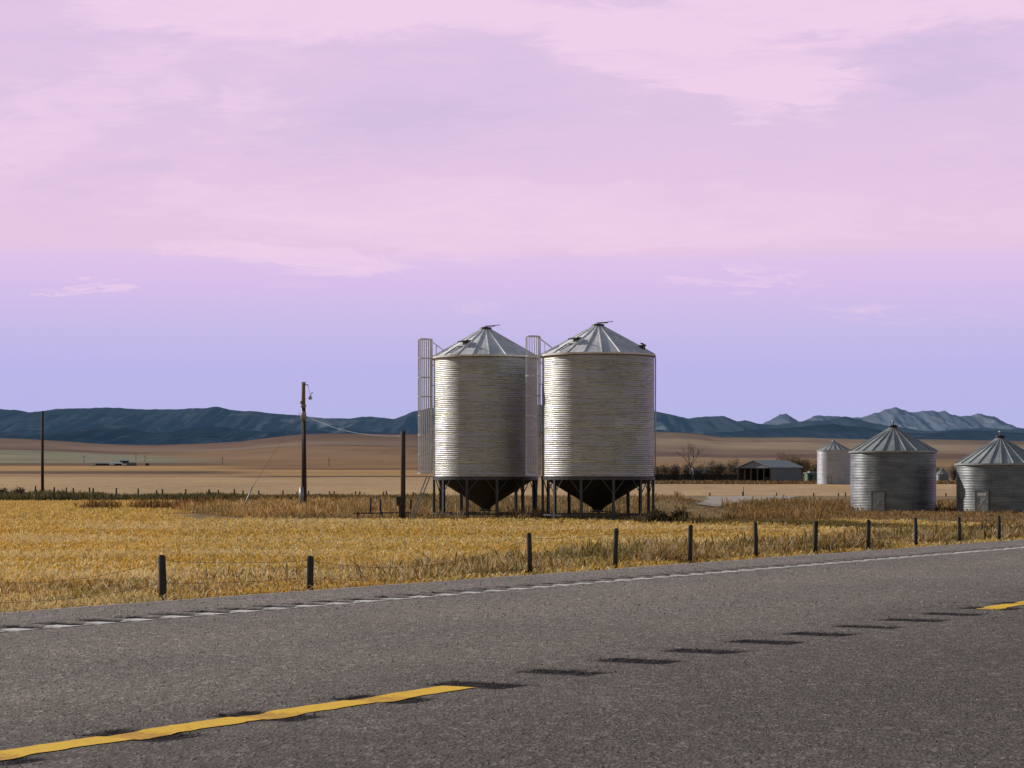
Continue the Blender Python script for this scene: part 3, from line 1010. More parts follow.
def ribbed_roof(R, z_eave, z_top, r_top, nrib, rot, ribh=0.045):
    m = MB(); n = nrib * 4
    rows = [(R, z_eave), (R * 0.66 + r_top * 0.34, None), (R * 0.33 + r_top * 0.67, None), (r_top, z_top)]
    vs = []
    for i, (r, z) in enumerate(rows):
        s = (R - r) / (R - r_top)
        z = z_eave + (z_top - z_eave) * s
        for k in range(n):
            a = rot + 2 * PI * k / n
            dent = -0.012 if k % 4 == 2 else 0
            vs.append((r * math.cos(a), r * math.sin(a), z + dent))
    fs = []
    for i in range(3):
        for k in range(n):
            fs.append((i * n + k, i * n + (k + 1) % n, (i + 1) * n + (k + 1) % n, (i + 1) * n + k))
    m.add(vs, fs)
    for k in range(nrib):
        a = rot + 2 * PI * k / nrib
        ca, sa = math.cos(a), math.sin(a)
        p0 = Vector((R * 1.008 * ca, R * 1.008 * sa, z_eave + ribh * 0.4)); p1 = Vector((r_top * ca, r_top * sa, z_top + ribh * 0.4))
        m.bar(p0, p1, 0.055, ribh)
    m.lathe([(R + 0.01, z_eave - 0.10), (R + 0.02, z_eave + 0.01)], n)
    m.lathe([(R + 0.02, z_eave + 0.01), (R - 0.08, z_eave - 0.06)], n)
    return m


def leg_mesh(a, R, zt, zb, w=0.13):
    m = MB()
    x, y = R * math.cos(a), R * math.sin(a)
    Rm = Matrix.Rotation(a, 3, 'Z')
    # I-section leg with foot plate
    for off in (-0.055, 0.055):
        m.box(Vector((x, y, (zt + zb) / 2)) + Rm @ Vector((off, 0, 0)), (0.014, w, zt - zb), M=Rm)
    m.box((x, y, (zt + zb) / 2), (0.098, 0.014, zt - zb), M=Rm)
    m.box((x, y, zb + 0.01), (0.26, 0.26, 0.02), M=Rm)
    return m


def hopper_bin(cx, cy, label, leg_rot, with_side_hatch, BR=2.90, EAVE=7.22, APEX=8.80):
    t = thing('hopper_bin', label, 'grain bin', (cx, cy, 0), 0, 'tall hopper bottom grain bins')
    az = math.atan2(-cy, -cx)                       # towards the road user
    R = BR
    corr_wall(R, WALL0, EAVE - 0.02).build('wall', M['bin_wall'], t)
    # vertical stiffener seams on the wall, standing slightly proud
    roof = ribbed_roof(R + 0.07, EAVE, APEX - 0.10, 0.30, 20, az + 0.07).build('roof', M['bin_roof'], t)
    rim = MB()
    rim.lathe([(R + 0.085, EAVE - 0.115), (R + 0.098, EAVE - 0.112), (R + 0.098, EAVE - 0.085), (R + 0.085, EAVE - 0.08)], 80)
    rim.build('eave_trim', M['rust'], roof)
    cap = MB()
    cap.lathe([(0.315, -0.06), (0.33, 0.0), (0.33, 0.10), (0.30, 0.13), (0.02, 0.17)], 24, (0, 0, APEX - 0.10), closed_top=True)
    cp = cap.build('vent_cap', M['dark_steel'], t)
    lid = MB()
    lid.tube([(-0.1, -0.1, APEX + 0.10), (0.35, -0.1, APEX + 0.12), (0.78, -0.12, APEX + 0.16)], 0.022, 6)
    lid.box((0.25, 0.0, APEX + 0.10), (0.5, 0.4, 0.03), 0.1)
    lid.build('lid_lever', M['grey_box'], cp)
    # roof hatch, front left
    fa = az - math.radians(37)
    rr = 0.66 * R
    sl = math.atan2(APEX - EAVE, R)
    zc = EAVE + (R - rr) * math.tan(sl)
    pos = Vector((rr * math.cos(fa), rr * math.sin(fa), zc + 0.08))
    RM = Matrix.Rotation(fa, 3, 'Z') @ Matrix.Rotation(sl, 3, 'Y')
    h = MB(); h.box(pos, (0.62, 0.56, 0.16), M=RM)
    ho = h.build('roof_hatch', M['bin_roof'], t, bevel=0.02)
    h = MB(); h.box(pos + RM @ Vector((-0.05, 0.0, 0.16)), (0.55, 0.5, 0.05), M=RM @ Matrix.Rotation(-0.35, 3, 'Y'))
    h.bar(pos + RM @ Vector((0, 0.2, 0.1)), pos + RM @ Vector((0.1, 0.35, 0.3)), 0.05)
    h.build('hatch_lid', M['black'], ho)
    # roof ladder from eave to hatch
    rl = MB()
    e0 = Vector(((R + 0.1) * math.cos(fa - 0.10), (R + 0.1) * math.sin(fa - 0.10), EAVE + 0.10)); e1 = pos + RM @ Vector((0.3, -0.1, 0.05))
    side = Matrix.Rotation(fa, 3, 'Z') @ Vector((0, 0.14, 0))
    rl.bar(e0 - side, e1 - side, 0.03); rl.bar(e0 + side, e1 + side, 0.03)
    for i in range(5):
        p = e0.lerp(e1, (i + 0.5) / 5); rl.bar(p - side, p + side, 0.025)
    rl.build('roof_ladder', M['dark_steel'], t)
    if with_side_hatch:
        a2 = az + math.radians(62); r2 = 0.88 * R
        p = Vector((r2 * math.cos(a2), r2 * math.sin(a2), EAVE + (R - r2) * math.tan(sl) + 0.14))
        h = MB(); h.box(p, (0.26, 0.26, 0.24), M=Matrix.Rotation(a2, 3, 'Z'))
        so = h.build('side_vent', M['dark_steel'], t, bevel=0.02)
        h = MB(); h.box(p + Vector((0.07, -0.05, 0.15)), (0.26, 0.24, 0.05), M=Matrix.Rotation(a2, 3, 'Z') @ Matrix.Rotation(0.5, 3, 'Y'))
        h.build('vent_flap', M['rust'], so)
        # fill pipe down the right flank
        a3 = az + math.radians(88)
        h = MB(); q0 = Vector(((R + 0.07) * math.cos(a3), (R + 0.07) * math.sin(a3), EAVE - 0.15))
        h.tube([q0, q0 * 1.0 - Vector((0, 0, EAVE - WALL0 - 0.2))], 0.035, 8)
        h.build('conduit', M['cage'], t)
    # support ring
    rg = MB()
    rg.lathe([(R - 0.02, WALL0 - 0.02), (R + 0.05, WALL0 - 0.02), (R + 0.05, WALL0 - 0.20), (R - 0.02, WALL0 - 0.20), (R - 0.02, WALL0 - 0.02)], 64, smooth=False)
    rg.build('support_ring', M['leg_steel'], t)
    hp = MB()
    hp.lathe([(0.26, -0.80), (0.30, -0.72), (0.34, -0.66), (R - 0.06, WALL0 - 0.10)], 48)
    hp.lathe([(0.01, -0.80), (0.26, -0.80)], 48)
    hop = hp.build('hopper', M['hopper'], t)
    sg = MB(); sg.box((0, 0, -0.86), (0.55, 0.5, 0.10)); sg.bar((0.2, -0.1, -0.86), (0.7, -0.5, -0.9), 0.04)
    sg.build('slide_gate', M['dark_steel'], hop)
    br = MB()
    for k in range(11):
        a = az + leg_rot + k * 2 * PI / 11
        leg_mesh(a, R - 0.02, WALL0 - 0.20, BASE + 0.03).build('leg', M['leg_steel'], t)
        for sgn in (-1, 1):
            a2 = a + sgn * math.radians(11.5)
            p0 = (1.0 * (R + 0.02) * math.cos(a + sgn * 0.02), (R + 0.02) * math.sin(a + sgn * 0.02), WALL0 - 0.86)
            p1 = ((R + 0.02) * math.cos(a2), (R + 0.02) * math.sin(a2), WALL0 - 0.19)
            b = MB(); b.bar(p0, p1, 0.035, 0.035)
            b.build('brace', M['leg_steel'], t)
    sk = MB()
    sk.lathe([(R - 0.06, -1.0), (R + 0.06, -1.0), (R + 0.06, -1.08), (R - 0.06, -1.08), (R - 0.06, -1.0)], 22, smooth=False)
    sk.build('base_ring', M['dark_steel'], t)
    return t, az


def ladder_cage(t, az, ang, rc, z0, z1, r=0.56, BR=2.9, EAVE=7.22):
    """safety ladder cage bolted to the flank: ladder, hoops, vertical straps, handrail to the roof"""
    a = az - ang
    c = Vector((rc * math.cos(a), rc * math.sin(a), 0))
    out = Vector((math.cos(a), math.sin(a), 0)); side = Vector((-math.sin(a), math.cos(a), 0))
    lad = MB()
    foot = c - out * (r * 0.75)
    for s in (-0.15, 0.15):
        lad.bar(foot + side * s + Vector((0, 0, z0 + 0.02)), foot + side * s + Vector((0, 0, z1)), 0.045)
    nr = int((z1 - z0) / 0.30)
    for i in range(nr):
        z = z0 + 0.2 + i * 0.30
        lad.bar(foot - side * 0.2 + Vector((0, 0, z)), foot + side * 0.2 + Vector((0, 0, z)), 0.028)
    for i in range(6):
        z = z0 + 0.3 + i * 1.1
        for s in (-0.2, 0.2):
            p = foot + side * s + Vector((0, 0, z))
            lad.bar(p, p - out * (foot.length - BR), 0.03)
    lo = lad.build('ladder', M['cage'], t)
    cage = MB()
    nz = 7
    for i in range(nz + 1):
        z = z0 + (z1 - z0) * i / nz
        pts = []
        for k in range(15):
            b = math.radians(-125 + 250 * k / 14)
            pts.append(c + out * (r * math.cos(b)) + side * (r * math.sin(b)) + Vector((0, 0, z)))
        for p, q_ in zip(pts[:-1], pts[1:]):
            cage.bar(p, q_, 0.05 if i in (0, nz) else 0.04)
        cage.bar(pts[0], foot - side * 0.2 + Vector((0, 0, z)), 0.03)
        back = [c + out * (r * math.cos(math.radians(b))) + side * (r * math.sin(math.radians(b))) + Vector((0, 0, z)) for b in range(125, 236, 10)]
        for p, q_ in zip(back[:-1], back[1:]): cage.bar(p, q_, 0.03)
        cage.bar(pts[-1], foot + side * 0.2 + Vector((0, 0, z)), 0.03)
    for k in range(20):
        b = math.radians(-171 + 342 * k / 19)
        p = c + out * (r * math.cos(b)) + side * (r * math.sin(b))
        cage.bar(p + Vector((0, 0, z0)), p + Vector((0, 0, z1)), 0.034, 0.034)
    cage.build('ladder_cage', M['cage'], t)
    # wire sheet round the top of the cage
    # rails from the cage head down to the roof
    rl = MB()
    for s in (-1, 1):
        p0 = c - out * (r * 0.5) + side * (s * r * 0.8) + Vector((0, 0, z1))
        fa = a
        p1 = -0 * out + out * (BR - 0.55) + side * (s * r * 0.8) + Vector((0, 0, EAVE + 0.36))
        rl.bar(p0, p1, 0.035)
        m_ = p0.lerp(p1, 0.5)
        rl.bar(m_, Vector((m_.x, m_.y, EAVE + 0.15)), 0.025)
    p0 = c - out * (r * 0.9) + Vector((0, 0, EAVE + 0.08))
    rl.bar(p0 - side * 0.4, p0 + side * 0.4, 0.05)
    rl.build('handrail', M['cage'], t)


LX, LY = wx(485.6, 118.2), 118.2
RX, RY = wx(598.0, 114.0), 114.0
tl, azl = hopper_bin(LX, LY, 'tall galvanised hopper bin on dark legs, left of the pair, beside the leaning ladder', math.radians(12.3), False, 2.79, 7.34, 8.92)
tr_, azr = hopper_bin(RX, RY, 'tall galvanised hopper bin on dark legs, right of the pair, rusty vent on roof', math.radians(15.7), True)
ladder_cage(tl, azl, math.radians(91), 3.24, 1.12, 8.32, 0.38, 2.79, 7.34)
ladder_cage(tr_, azr, math.radians(88), 3.36, 1.02, 8.20, 0.38)

# loose access ladder leaning at the cage foot
g0 = Vector((wx(411.5, 113.9), 113.9, tz(wx(411.5, 113.9), 113.9))); g1 = Vector((wx(428.5, 115.2), 115.2, wz(476, 115.2)))
lm = MB(); dv_ = g1 - g0; sd = Vector((0.09, -0.16, 0.0))
lm.bar(-sd, dv_ - sd, 0.04); lm.bar(sd, dv_ + sd, 0.04)
for i in range(9):
    p = dv_ * ((i + 0.5) / 9); lm.bar(p - sd, p + sd, 0.03)
lo_ = lm.build('leaning_ladder', M['leg_steel'], loc=g0)
tag(lo_, 'grey metal ladder leaning from the weeds up to the left bin cage', 'ladder')

# gravel-coloured pads under the pair
for (cx, cy, nm) in ((LX, LY, 'left'), (RX, RY, 'right')):
    pass

# ------------------------------------------------------------------ small flat bottom bins
def small_bin(cx, cy, R, z0, ze, za, label, wallm, door_deg, nrib=24, finial=True, door=True, white_note=False, ridge_amp=0.009, door_w=0.80, door_h=1.35):
    t = thing('grain_bin', label, 'grain bin', (cx, cy, z0), 0, 'small flat bottom grain bins')
    az = math.atan2(-cy, -cx)
    H = ze - z0
    corr_wall(R, -0.05, H - 0.02, 0.1016, 0.0055, 96, 6).build('wall', wallm, t)
    roof = ribbed_roof(R + 0.10, H, za - z0, 0.22, nrib, az + 0.03, 0.06).build('roof', M['old_roof'], t)
    cap = MB()
    cap.lathe([(0.24, -0.08), (0.26, 0.0), (0.26, 0.10), (0.33, 0.12), (0.33, 0.16), (0.02, 0.26)], 20, (0, 0, za - z0), closed_top=True)
    co = cap.build('vent_cap', M['dark_steel'] if finial else M['old_roof'], t)
    if finial:
        f = MB(); f.lathe([(0.03, 0.24), (0.04, 0.36), (0.10, 0.40), (0.10, 0.46), (0.02, 0.52)], 12, (0, 0, za - z0), closed_top=True)
        f.build('finial', M['grey_box'], co)
    ft = MB(); ft.lathe([(R - 0.1, -0.25), (R + 0.10, -0.25), (R + 0.10, -0.03), (R - 0.1, -0.03)], 48, smooth=False)
    ft.build('foundation', M['concrete'], t)
    if door:
        a = az - math.radians(door_deg) * -1
        Rm = Matrix.Rotation(a, 3, 'Z')
        o = Vector((math.cos(a), math.sin(a), 0))
        zc = 0.10 + door_h / 2 + 0.05
        fr = MB()
        rr = R + 0.0
        for s in (-1, 1):
            fr.box(o * rr + Rm @ Vector((0, s * (door_w / 2 + 0.03), 0)) + Vector((0, 0, zc)), (0.20, 0.06, door_h + 0.12), M=Rm)
        fr.box(o * rr + Vector((0, 0, zc + door_h / 2 + 0.03)), (0.20, door_w, 0.06), M=Rm)
        fr.box(o * rr + Vector((0, 0, zc - door_h / 2 - 0.03)), (0.20, door_w, 0.06), M=Rm)
        d = MB(); d.box(o * (rr + 0.055) + Vector((0, 0, zc)), (0.03, door_w - 0.004, door_h - 0.004), M=Rm)
        for s in (-1, 1):   # pressed X stiffening
            d.bar(o * (rr + 0.075) + Rm @ Vector((0, -0.3 * s, 0)) + Vector((0, 0, zc - 0.5)), o * (rr + 0.075) + Rm @ Vector((0, 0.3 * s, 0)) + Vector((0, 0, zc + 0.3)), 0.02, 0.012)
        do = d.build('door', M['door'], t, bevel=0.004)
        fr.build('door_frame', M['door_frame'], do)
        h = MB(); h.box(o * (rr + 0.11) + Vector((0, 0, zc + 0.0)), (0.06, 0.10, 0.10), M=Rm)
        h.build('door_latch', M['farm_white'], do)
        if white_note:
            h = MB(); h.box(o * (rr + 0.082) + Vector((0, 0, zc + 0.46)), (0.01, door_w - 0.22, 0.18), M=Rm)
            h.build('door_plate', M['farm_white'], do)
    return t


M['door'] = simple('bin_door_steel', (0.33, 0.34, 0.35), 0.5, 0.4, 0.25, 2.5)
M['door_frame'] = simple('bin_door_frame', (0.16, 0.165, 0.17), 0.5, 0.5, 0.2, 3)
small_bin(wx(893.2, 144), 144, 2.76, -1.53, 2.63, 4.14, 'weathered grain bin with plain grey door, nearest the hopper bins', M['old_wall'], -19.5)
small_bin(wx(1000.2, 139.8), 139.8, 2.73, -1.42, 1.79, 3.38, 'squat grain bin at the right frame edge, white plate on its door', M['old_wall_b'], -23.5, white_note=True)
small_bin(wx(833.7, 367), 367, 2.74, tz(wx(833.7, 367), 367) + 0.05, 5.72, 7.15, 'pale tall grain bin far behind, between shed and weathered bin', M['far_wall'], -14, 20, False, door=True, door_w=0.6, door_h=1.0)
small_bin(wx(942.4, 480), 480, 1.42, tz(wx(942.4, 480), 480), 2.06, 3.2, 'tiny dark grain bin far off, seen in the gap between the two squat bins', M['old_wall'], 0, 16, False, door=False)

# ------------------------------------------------------------------ poles and wires
def pole(name, px, Y, ytop, r0, r1, label, top_mat=None, split=0.0):
    x = wx(px, Y); zb = tz(x, Y) - 0.05
    t = thing(name, label, 'pole', (x, Y, zb))
    H = wz(ytop, Y) - zb
    lean = random.uniform(-0.004, 0.012)
    m = MB()
    zs = H * (1 - split)
    m.tube([(lean * 0, 0, 0), (lean * H * 0.4 * -1, 0, zs * 0.5), (-lean * H * 0.8, 0, zs)], r0, 12, r1 if not split else r0 + (r1 - r0) * (1 - split))
    m.build('shaft', M['wood_pole'], t)
    if split:
        m = MB()
        m.tube([(-lean * H * 0.8, 0, zs), (-lean * H, 0, H)], r0 + (r1 - r0) * (1 - split) - 0.004, 12, r1)
        m.build('shaft_top', M['wood_pole_top'], t)
    return t, H, lean


pole('wooden_pole', 42.5, 214, 411.5, 0.16, 0.12, 'plain dark wooden pole standing alone in the weedy bank, leftmost of the poles')
t3, H3, l3 = pole('wooden_pole', 403, 113.5, 431, 0.13, 0.12, 'short dark wooden pole beside the leaning ladder and meter box')
p2, H2, l2 = pole('utility_pole', 304.2, 156, 382, 0.20, 0.135, 'tall utility pole with grey collar, top bracket and meter can', True, 0.20)
zb2 = p2.location.z; X2 = p2.location.x
sh = -l2 * H2
def at2(px, py):
    return Vector((wx(px, 156) - X2, 0, wz(py, 156) - zb2))
m = MB(); m.tube([at2(303.6, 420.5) , at2(303.4, 413), at2(303.4, 406)], 0.20, 14)
m.tube([at2(303.4, 406), at2(303.4, 405.2)], 0.225, 14)
m.build('collar', M['grey_box'], p2)
m = MB(); m.bar(at2(303.4, 384.5) + Vector((0, -0.1, 0)), at2(308.5, 385.2) + Vector((0, -0.2, 0)), 0.07)
m.bar(at2(303.4, 383.6) + Vector((0, -0.1, 0)), at2(305.5, 383.0) + Vector((0, -0.2, 0)), 0.10)
m.build('top_bracket', M['wood_pole_top'], p2)
m = MB(); m.lathe([(0.05, -0.12), (0.11, -0.08), (0.07, 0), (0.11, 0.05), (0.05, 0.12)], 12, tuple(at2(301.6, 402.5) + Vector((0, -0.1, 0))), closed_top=True, closed_bot=True)
m.build('insulator', M['wood_pole_top'], p2)
m = MB(); m.tube([at2(302.0, 503) + Vector((0, -0.22, 0)), at2(302.0, 487) + Vector((0, -0.22, 0))], 0.15, 14)
m.build('meter_can', M['grey_box'], p2)
m = MB(); m.tube([at2(303.6, 487) + Vector((0, -0.24, 0)), at2(303.6, 420) + Vector((0, -0.20, 0))], 0.025, 6)
m.build('conduit', M['dark_steel'], p2)
# hanging cut-out
ho = thing('hanging_insulator', 'small pale insulator hanging on a wire right of the utility pole top', 'insulator', (X2, 156, zb2))
m = MB(); m.lathe([(0.03, -0.16), (0.12, -0.13), (0.16, -0.04), (0.10, 0.02), (0.13, 0.06), (0.03, 0.12)], 14, tuple(at2(310.2, 397.5)), closed_top=True, closed_bot=True)
m.build('insulator_body', M['farm_white'], ho)
m = MB(); m.tube([at2(308.3, 385.3) + Vector((0, -0.18, 0)), at2(309.3, 391), at2(310.2, 396.5)], 0.012, 5)
m.tube([at2(310.2, 397), at2(311.5, 393), at2(313, 392.5)], 0.03, 5)
m.build('hanger_wire', M['wire'], ho)


def catenary(a, b, sag, n=14):
    a, b = Vector(a), Vector(b)
    return [a.lerp(b, i / n) - Vector((0, 0, sag * 4 * (i / n) * (1 - i / n))) for i in range(n + 1)]


top3 = Vector((t3.location.x, t3.location.y, t3.location.z + H3 - 0.05))
wp = MB(); wp.tube(catenary(Vector((X2, 156, zb2)) + at2(306, 415.5), (t3.location.x, 113.5, wz(436, 113.5)), 0.42, 20), 0.008, 5)
tag(wp.build('service_cable', M['grey_box']), 'pale twisted cable sagging from utility pole towards the short pole', 'cable')
gx0, gy0 = wx(252.5, 152), 152.0
gw = MB(); gw.tube([Vector((X2, 156, zb2)) + at2(303.4, 407), (gx0, gy0, wz(487, 152))], 0.012, 5)
tag(gw.build('guy_wire', M['wire']), 'thin guy wire running down left from the utility pole', 'wire')
gg = MB(); gz0 = tz(wx(243, 152), 152)
gg.tube([(wx(242.5, 152), 152, gz0 - 0.05), (gx0, gy0, wz(486.5, 152))], 0.05, 8)
tag(gg.build('guy_wire_guard', M['grey_box']), 'pale slanting guard tube standing in weeds left of the utility pole', 'guy guard')

# meter box on posts next to the short pole
bx, by = wx(399.5, 113.2), 113.2
mbx = thing('meter_box', 'weathered box on two short legs just left of the short pole', 'utility box', (bx, by, tz(bx, by)))
m = MB(); m.box((0, 0, 0.98), (0.30, 0.28, 0.42)); m.box((0, -0.02, 1.21), (0.36, 0.36, 0.05)); m.build('box_body', M['wood_post'], mbx, bevel=0.01)
m = MB(); m.box((0.03, 0, 0.38), (0.10, 0.10, 0.80)); m.build('leg', M['wood_post'], mbx)
# low pipe rail and stub posts in front
rlx0, rlx1 = wx(353, 116.5), wx(411, 116.5)
rt = thing('low_rail', 'low dark horizontal rail lying just above the weeds left of the bins', 'rail', ((rlx0 + rlx1) / 2, 116.5, tz((rlx0 + rlx1) / 2, 116.5)))
m = MB(); m.bar((-(rlx1 - rlx0) / 2, 0, 0.30), ((rlx1 - rlx0) / 2, 0, 0.34), 0.05, 0.06); m.build('rail', M['wood_post'], rt)
for s in (-0.42, 0, 0.42):
    m = MB(); m.box((s * (rlx1 - rlx0), 0.06, 0.19), (0.07, 0.06, 0.42)); m.build('rail_support', M['wood_post'], rt)
for px_, yt, lab in ((370.5, 497.5, 'short dark stub post at the low rail, leftmost of three'), (380.2, 499, 'short dark stub post at the low rail, middle of three'),
                     (410.5, 499, 'short dark stub post right of the short pole, beside the leaning ladder')):
    x = wx(px_, 118.5); zb = tz(x, 118.5)
    m = MB(); m.tube([(0, 0, -0.05), (0.01, 0, wz(yt, 118.5) - zb)], 0.055, 8)
    o = m.build('stub_post', M['wood_post'], loc=(x, 118.5, zb))
    tag(o, lab, 'post', 'stub posts near the short pole')

# ------------------------------------------------------------------ roadside fence posts
S = 4.706
t530 = t_of(530, 30.0)
near = []
for k in range(-1, 0): pass
for px_, yt in ((163, 555), (310, 556)):
    near.append((t_of(px_, 30.0), yt))
tops = {0: 533, 1: 528.5, 2: 525, 3: 522, 4: 521, 5: 520, 6: 518, 7: 516.8, 8: 516, 9: 515.5}
for k in range(0, 10):
    near.append((t530 + k * S, tops[k]))
ords = ['leftmost', 'second from the left', 'third from the left, in front of the gap-side edge of the left hopper bin', 'fourth from the left, below the right hopper bin',
        'fifth from the left', 'sixth from the left', 'seventh from the left', 'eighth from the left, below the first squat bin', 'ninth from the left',
        'tenth from the left', 'eleventh from the left, below the cut-off squat bin', 'last at the right frame edge']
ords[2] = 'third from the left, below the left hopper bin'
wire_pts = []
for i, (t_, yt) in enumerate(near):
    x, y = xy(t_, 30.0)
    zb = tz(x, y)
    H = wz(yt, y) - zb
    r = random.uniform(0.068, 0.078) if i > 1 else 0.08
    m = MB()
    le = random.uniform(-0.035, 0.035)
    prof_n = 6
    m.tube([(0, 0, -0.1), (le * 0.3, 0, H * 0.5), (le, 0, H - 0.03), (le, 0, H)], r, 14)
    # weathered, chamfered head
    for vi in range(3 * 14, 4 * 14):
        v = m.v[vi]; m.v[vi] = (le + (v[0] - le) * 0.72, v[1] * 0.72, v[2] + random.uniform(-0.01, 0.015))
    o = m.build('fence_post', M['wood_post'], loc=(x, y, zb))
    tag(o, 'grey roadside fence post, ' + ords[i], 'fence post', 'wooden fence posts along the road')
    wire_pts.append((x, y, zb, H))
x0, y0 = xy(near[0][0] - S * 1.5, 30.0)
allp = [(x0, y0, tz(x0, y0), 1.0)] + wire_pts
for wi, (fr, sag0, lab) in enumerate(((0.88, 0.26, 'upper'), (0.42, 0.18, 'lower'))):
    m = MB()
    for (a_, b_) in zip(allp[:-1], allp[1:]):
        L = math.hypot(a_[0] - b_[0], a_[1] - b_[1])
        n = 12
        pts = catenary((a_[0], a_[1] - 0.09, a_[2] + a_[3] * fr), (b_[0], b_[1] - 0.09, b_[2] + b_[3] * fr), sag0 * min(1.6, (L / 6.0)) if L > 5.5 else 0.05, n)
        m.tube(pts, 0.0042, 4, cap=False)
    tag(m.build('fence_wire', M['wire']), 'slack %s strand of wire along the roadside fence' % lab, 'fence wire', 'roadside fence wires')

# ------------------------------------------------------------------ far fence posts
pm = MB(); pm.tube([(0, 0, -0.3), (0, 0, 1.0)], 0.085, 6)
fp0 = pm.build('distant_fence_post', M['wood_post'])
pset = [(35, 486), (54, 487), (66, 487.5), (73, 488), (89.5, 487.5), (93.5, 488), (116, 488), (138, 488.5), (157, 490), (162, 489), (186, 489), (209, 489), (218, 490), (234, 489)]
cset = [(243, 490.5), (259, 490.5), (283, 490.5), (297, 492), (308.5, 491), (329.5, 491), (334, 491), (355.5, 491.5), (359.5, 491.5), (383.5, 491.5), (386.5, 491), (413.5, 492), (415.5, 493)]
rset = [(709.8, 492.8), (776.5, 492.5), (813.5, 492.8), (838.5, 494), (845.5, 492.5), (946, 492.8)]
first = True
for grp, Y0, lab, g in ((pset, 224, 'tiny post in the far fence row above the weedy bank at left', 'far fence row on the left bank'),
                        (cset, 226, 'tiny weathered post in the far fence row, around the utility pole', 'far fence row behind the utility pole'),
                        (rset, 262, 'tiny dark post at the pale field edge right of the hopper bins', 'far fence row on the right')):
    for (px_, yt) in grp:
        Y = Y0 + random.uniform(-3, 6)
        x = wx(px_, Y); zb = tz(x, Y)
        o = fp0 if first else fp0.copy()
        if not first: col.objects.link(o)
        first = False
        o.location = (x, Y, zb)
        o.scale = (1, 1, max(0.4, wz(yt, Y) - zb))
        o.rotation_euler = (random.uniform(-0.03, 0.03), random.uniform(-0.05, 0.05), random.random())
        tag(o, lab, 'fence post', g)
# the taller marker at the drive mouth
x = wx(743, 262); zb = tz(x, 262)
mk = thing('gate_post', 'dark post with a thin rod above it where the drive meets the pale field', 'post', (x, 262, zb))
m = MB(); m.tube([(0, 0, -0.1), (0, 0, wz(491.5, 262) - zb)], 0.11, 8); m.build('post_body', M['wood_post'], mk)
m = MB(); m.tube([(0.03, 0, 0.2), (0.05, 0, wz(486.5, 262) - zb)], 0.035, 6); m.build('rod', M['wood_post'], mk)

# distant power poles on the hills
for px_, y0_, y1_, Y in ((84, 457, 464, 1350), (145, 457.5, 464, 1400), (136, 455, 462, 1500), (222.5, 459, 466, 1250), (329, 459.5, 468, 1100)):
    x = wx(px_, Y); zb = tz(x, Y)
    m = MB(); m.tube([(0, 0, -0.5), (0, 0, (y1_ - y0_) * Y / F)], 0.16, 5); m.bar((-0.8, 0, (y1_ - y0_) * Y / F - 0.5), (0.8, 0, (y1_ - y0_) * Y / F - 0.5), 0.12)
    o = m.build('distant_pole', M['wood_pole'], loc=(x, Y, zb))
    tag(o, 'hair-thin distant power pole in the far brown fields', 'pole', 'distant power poles')

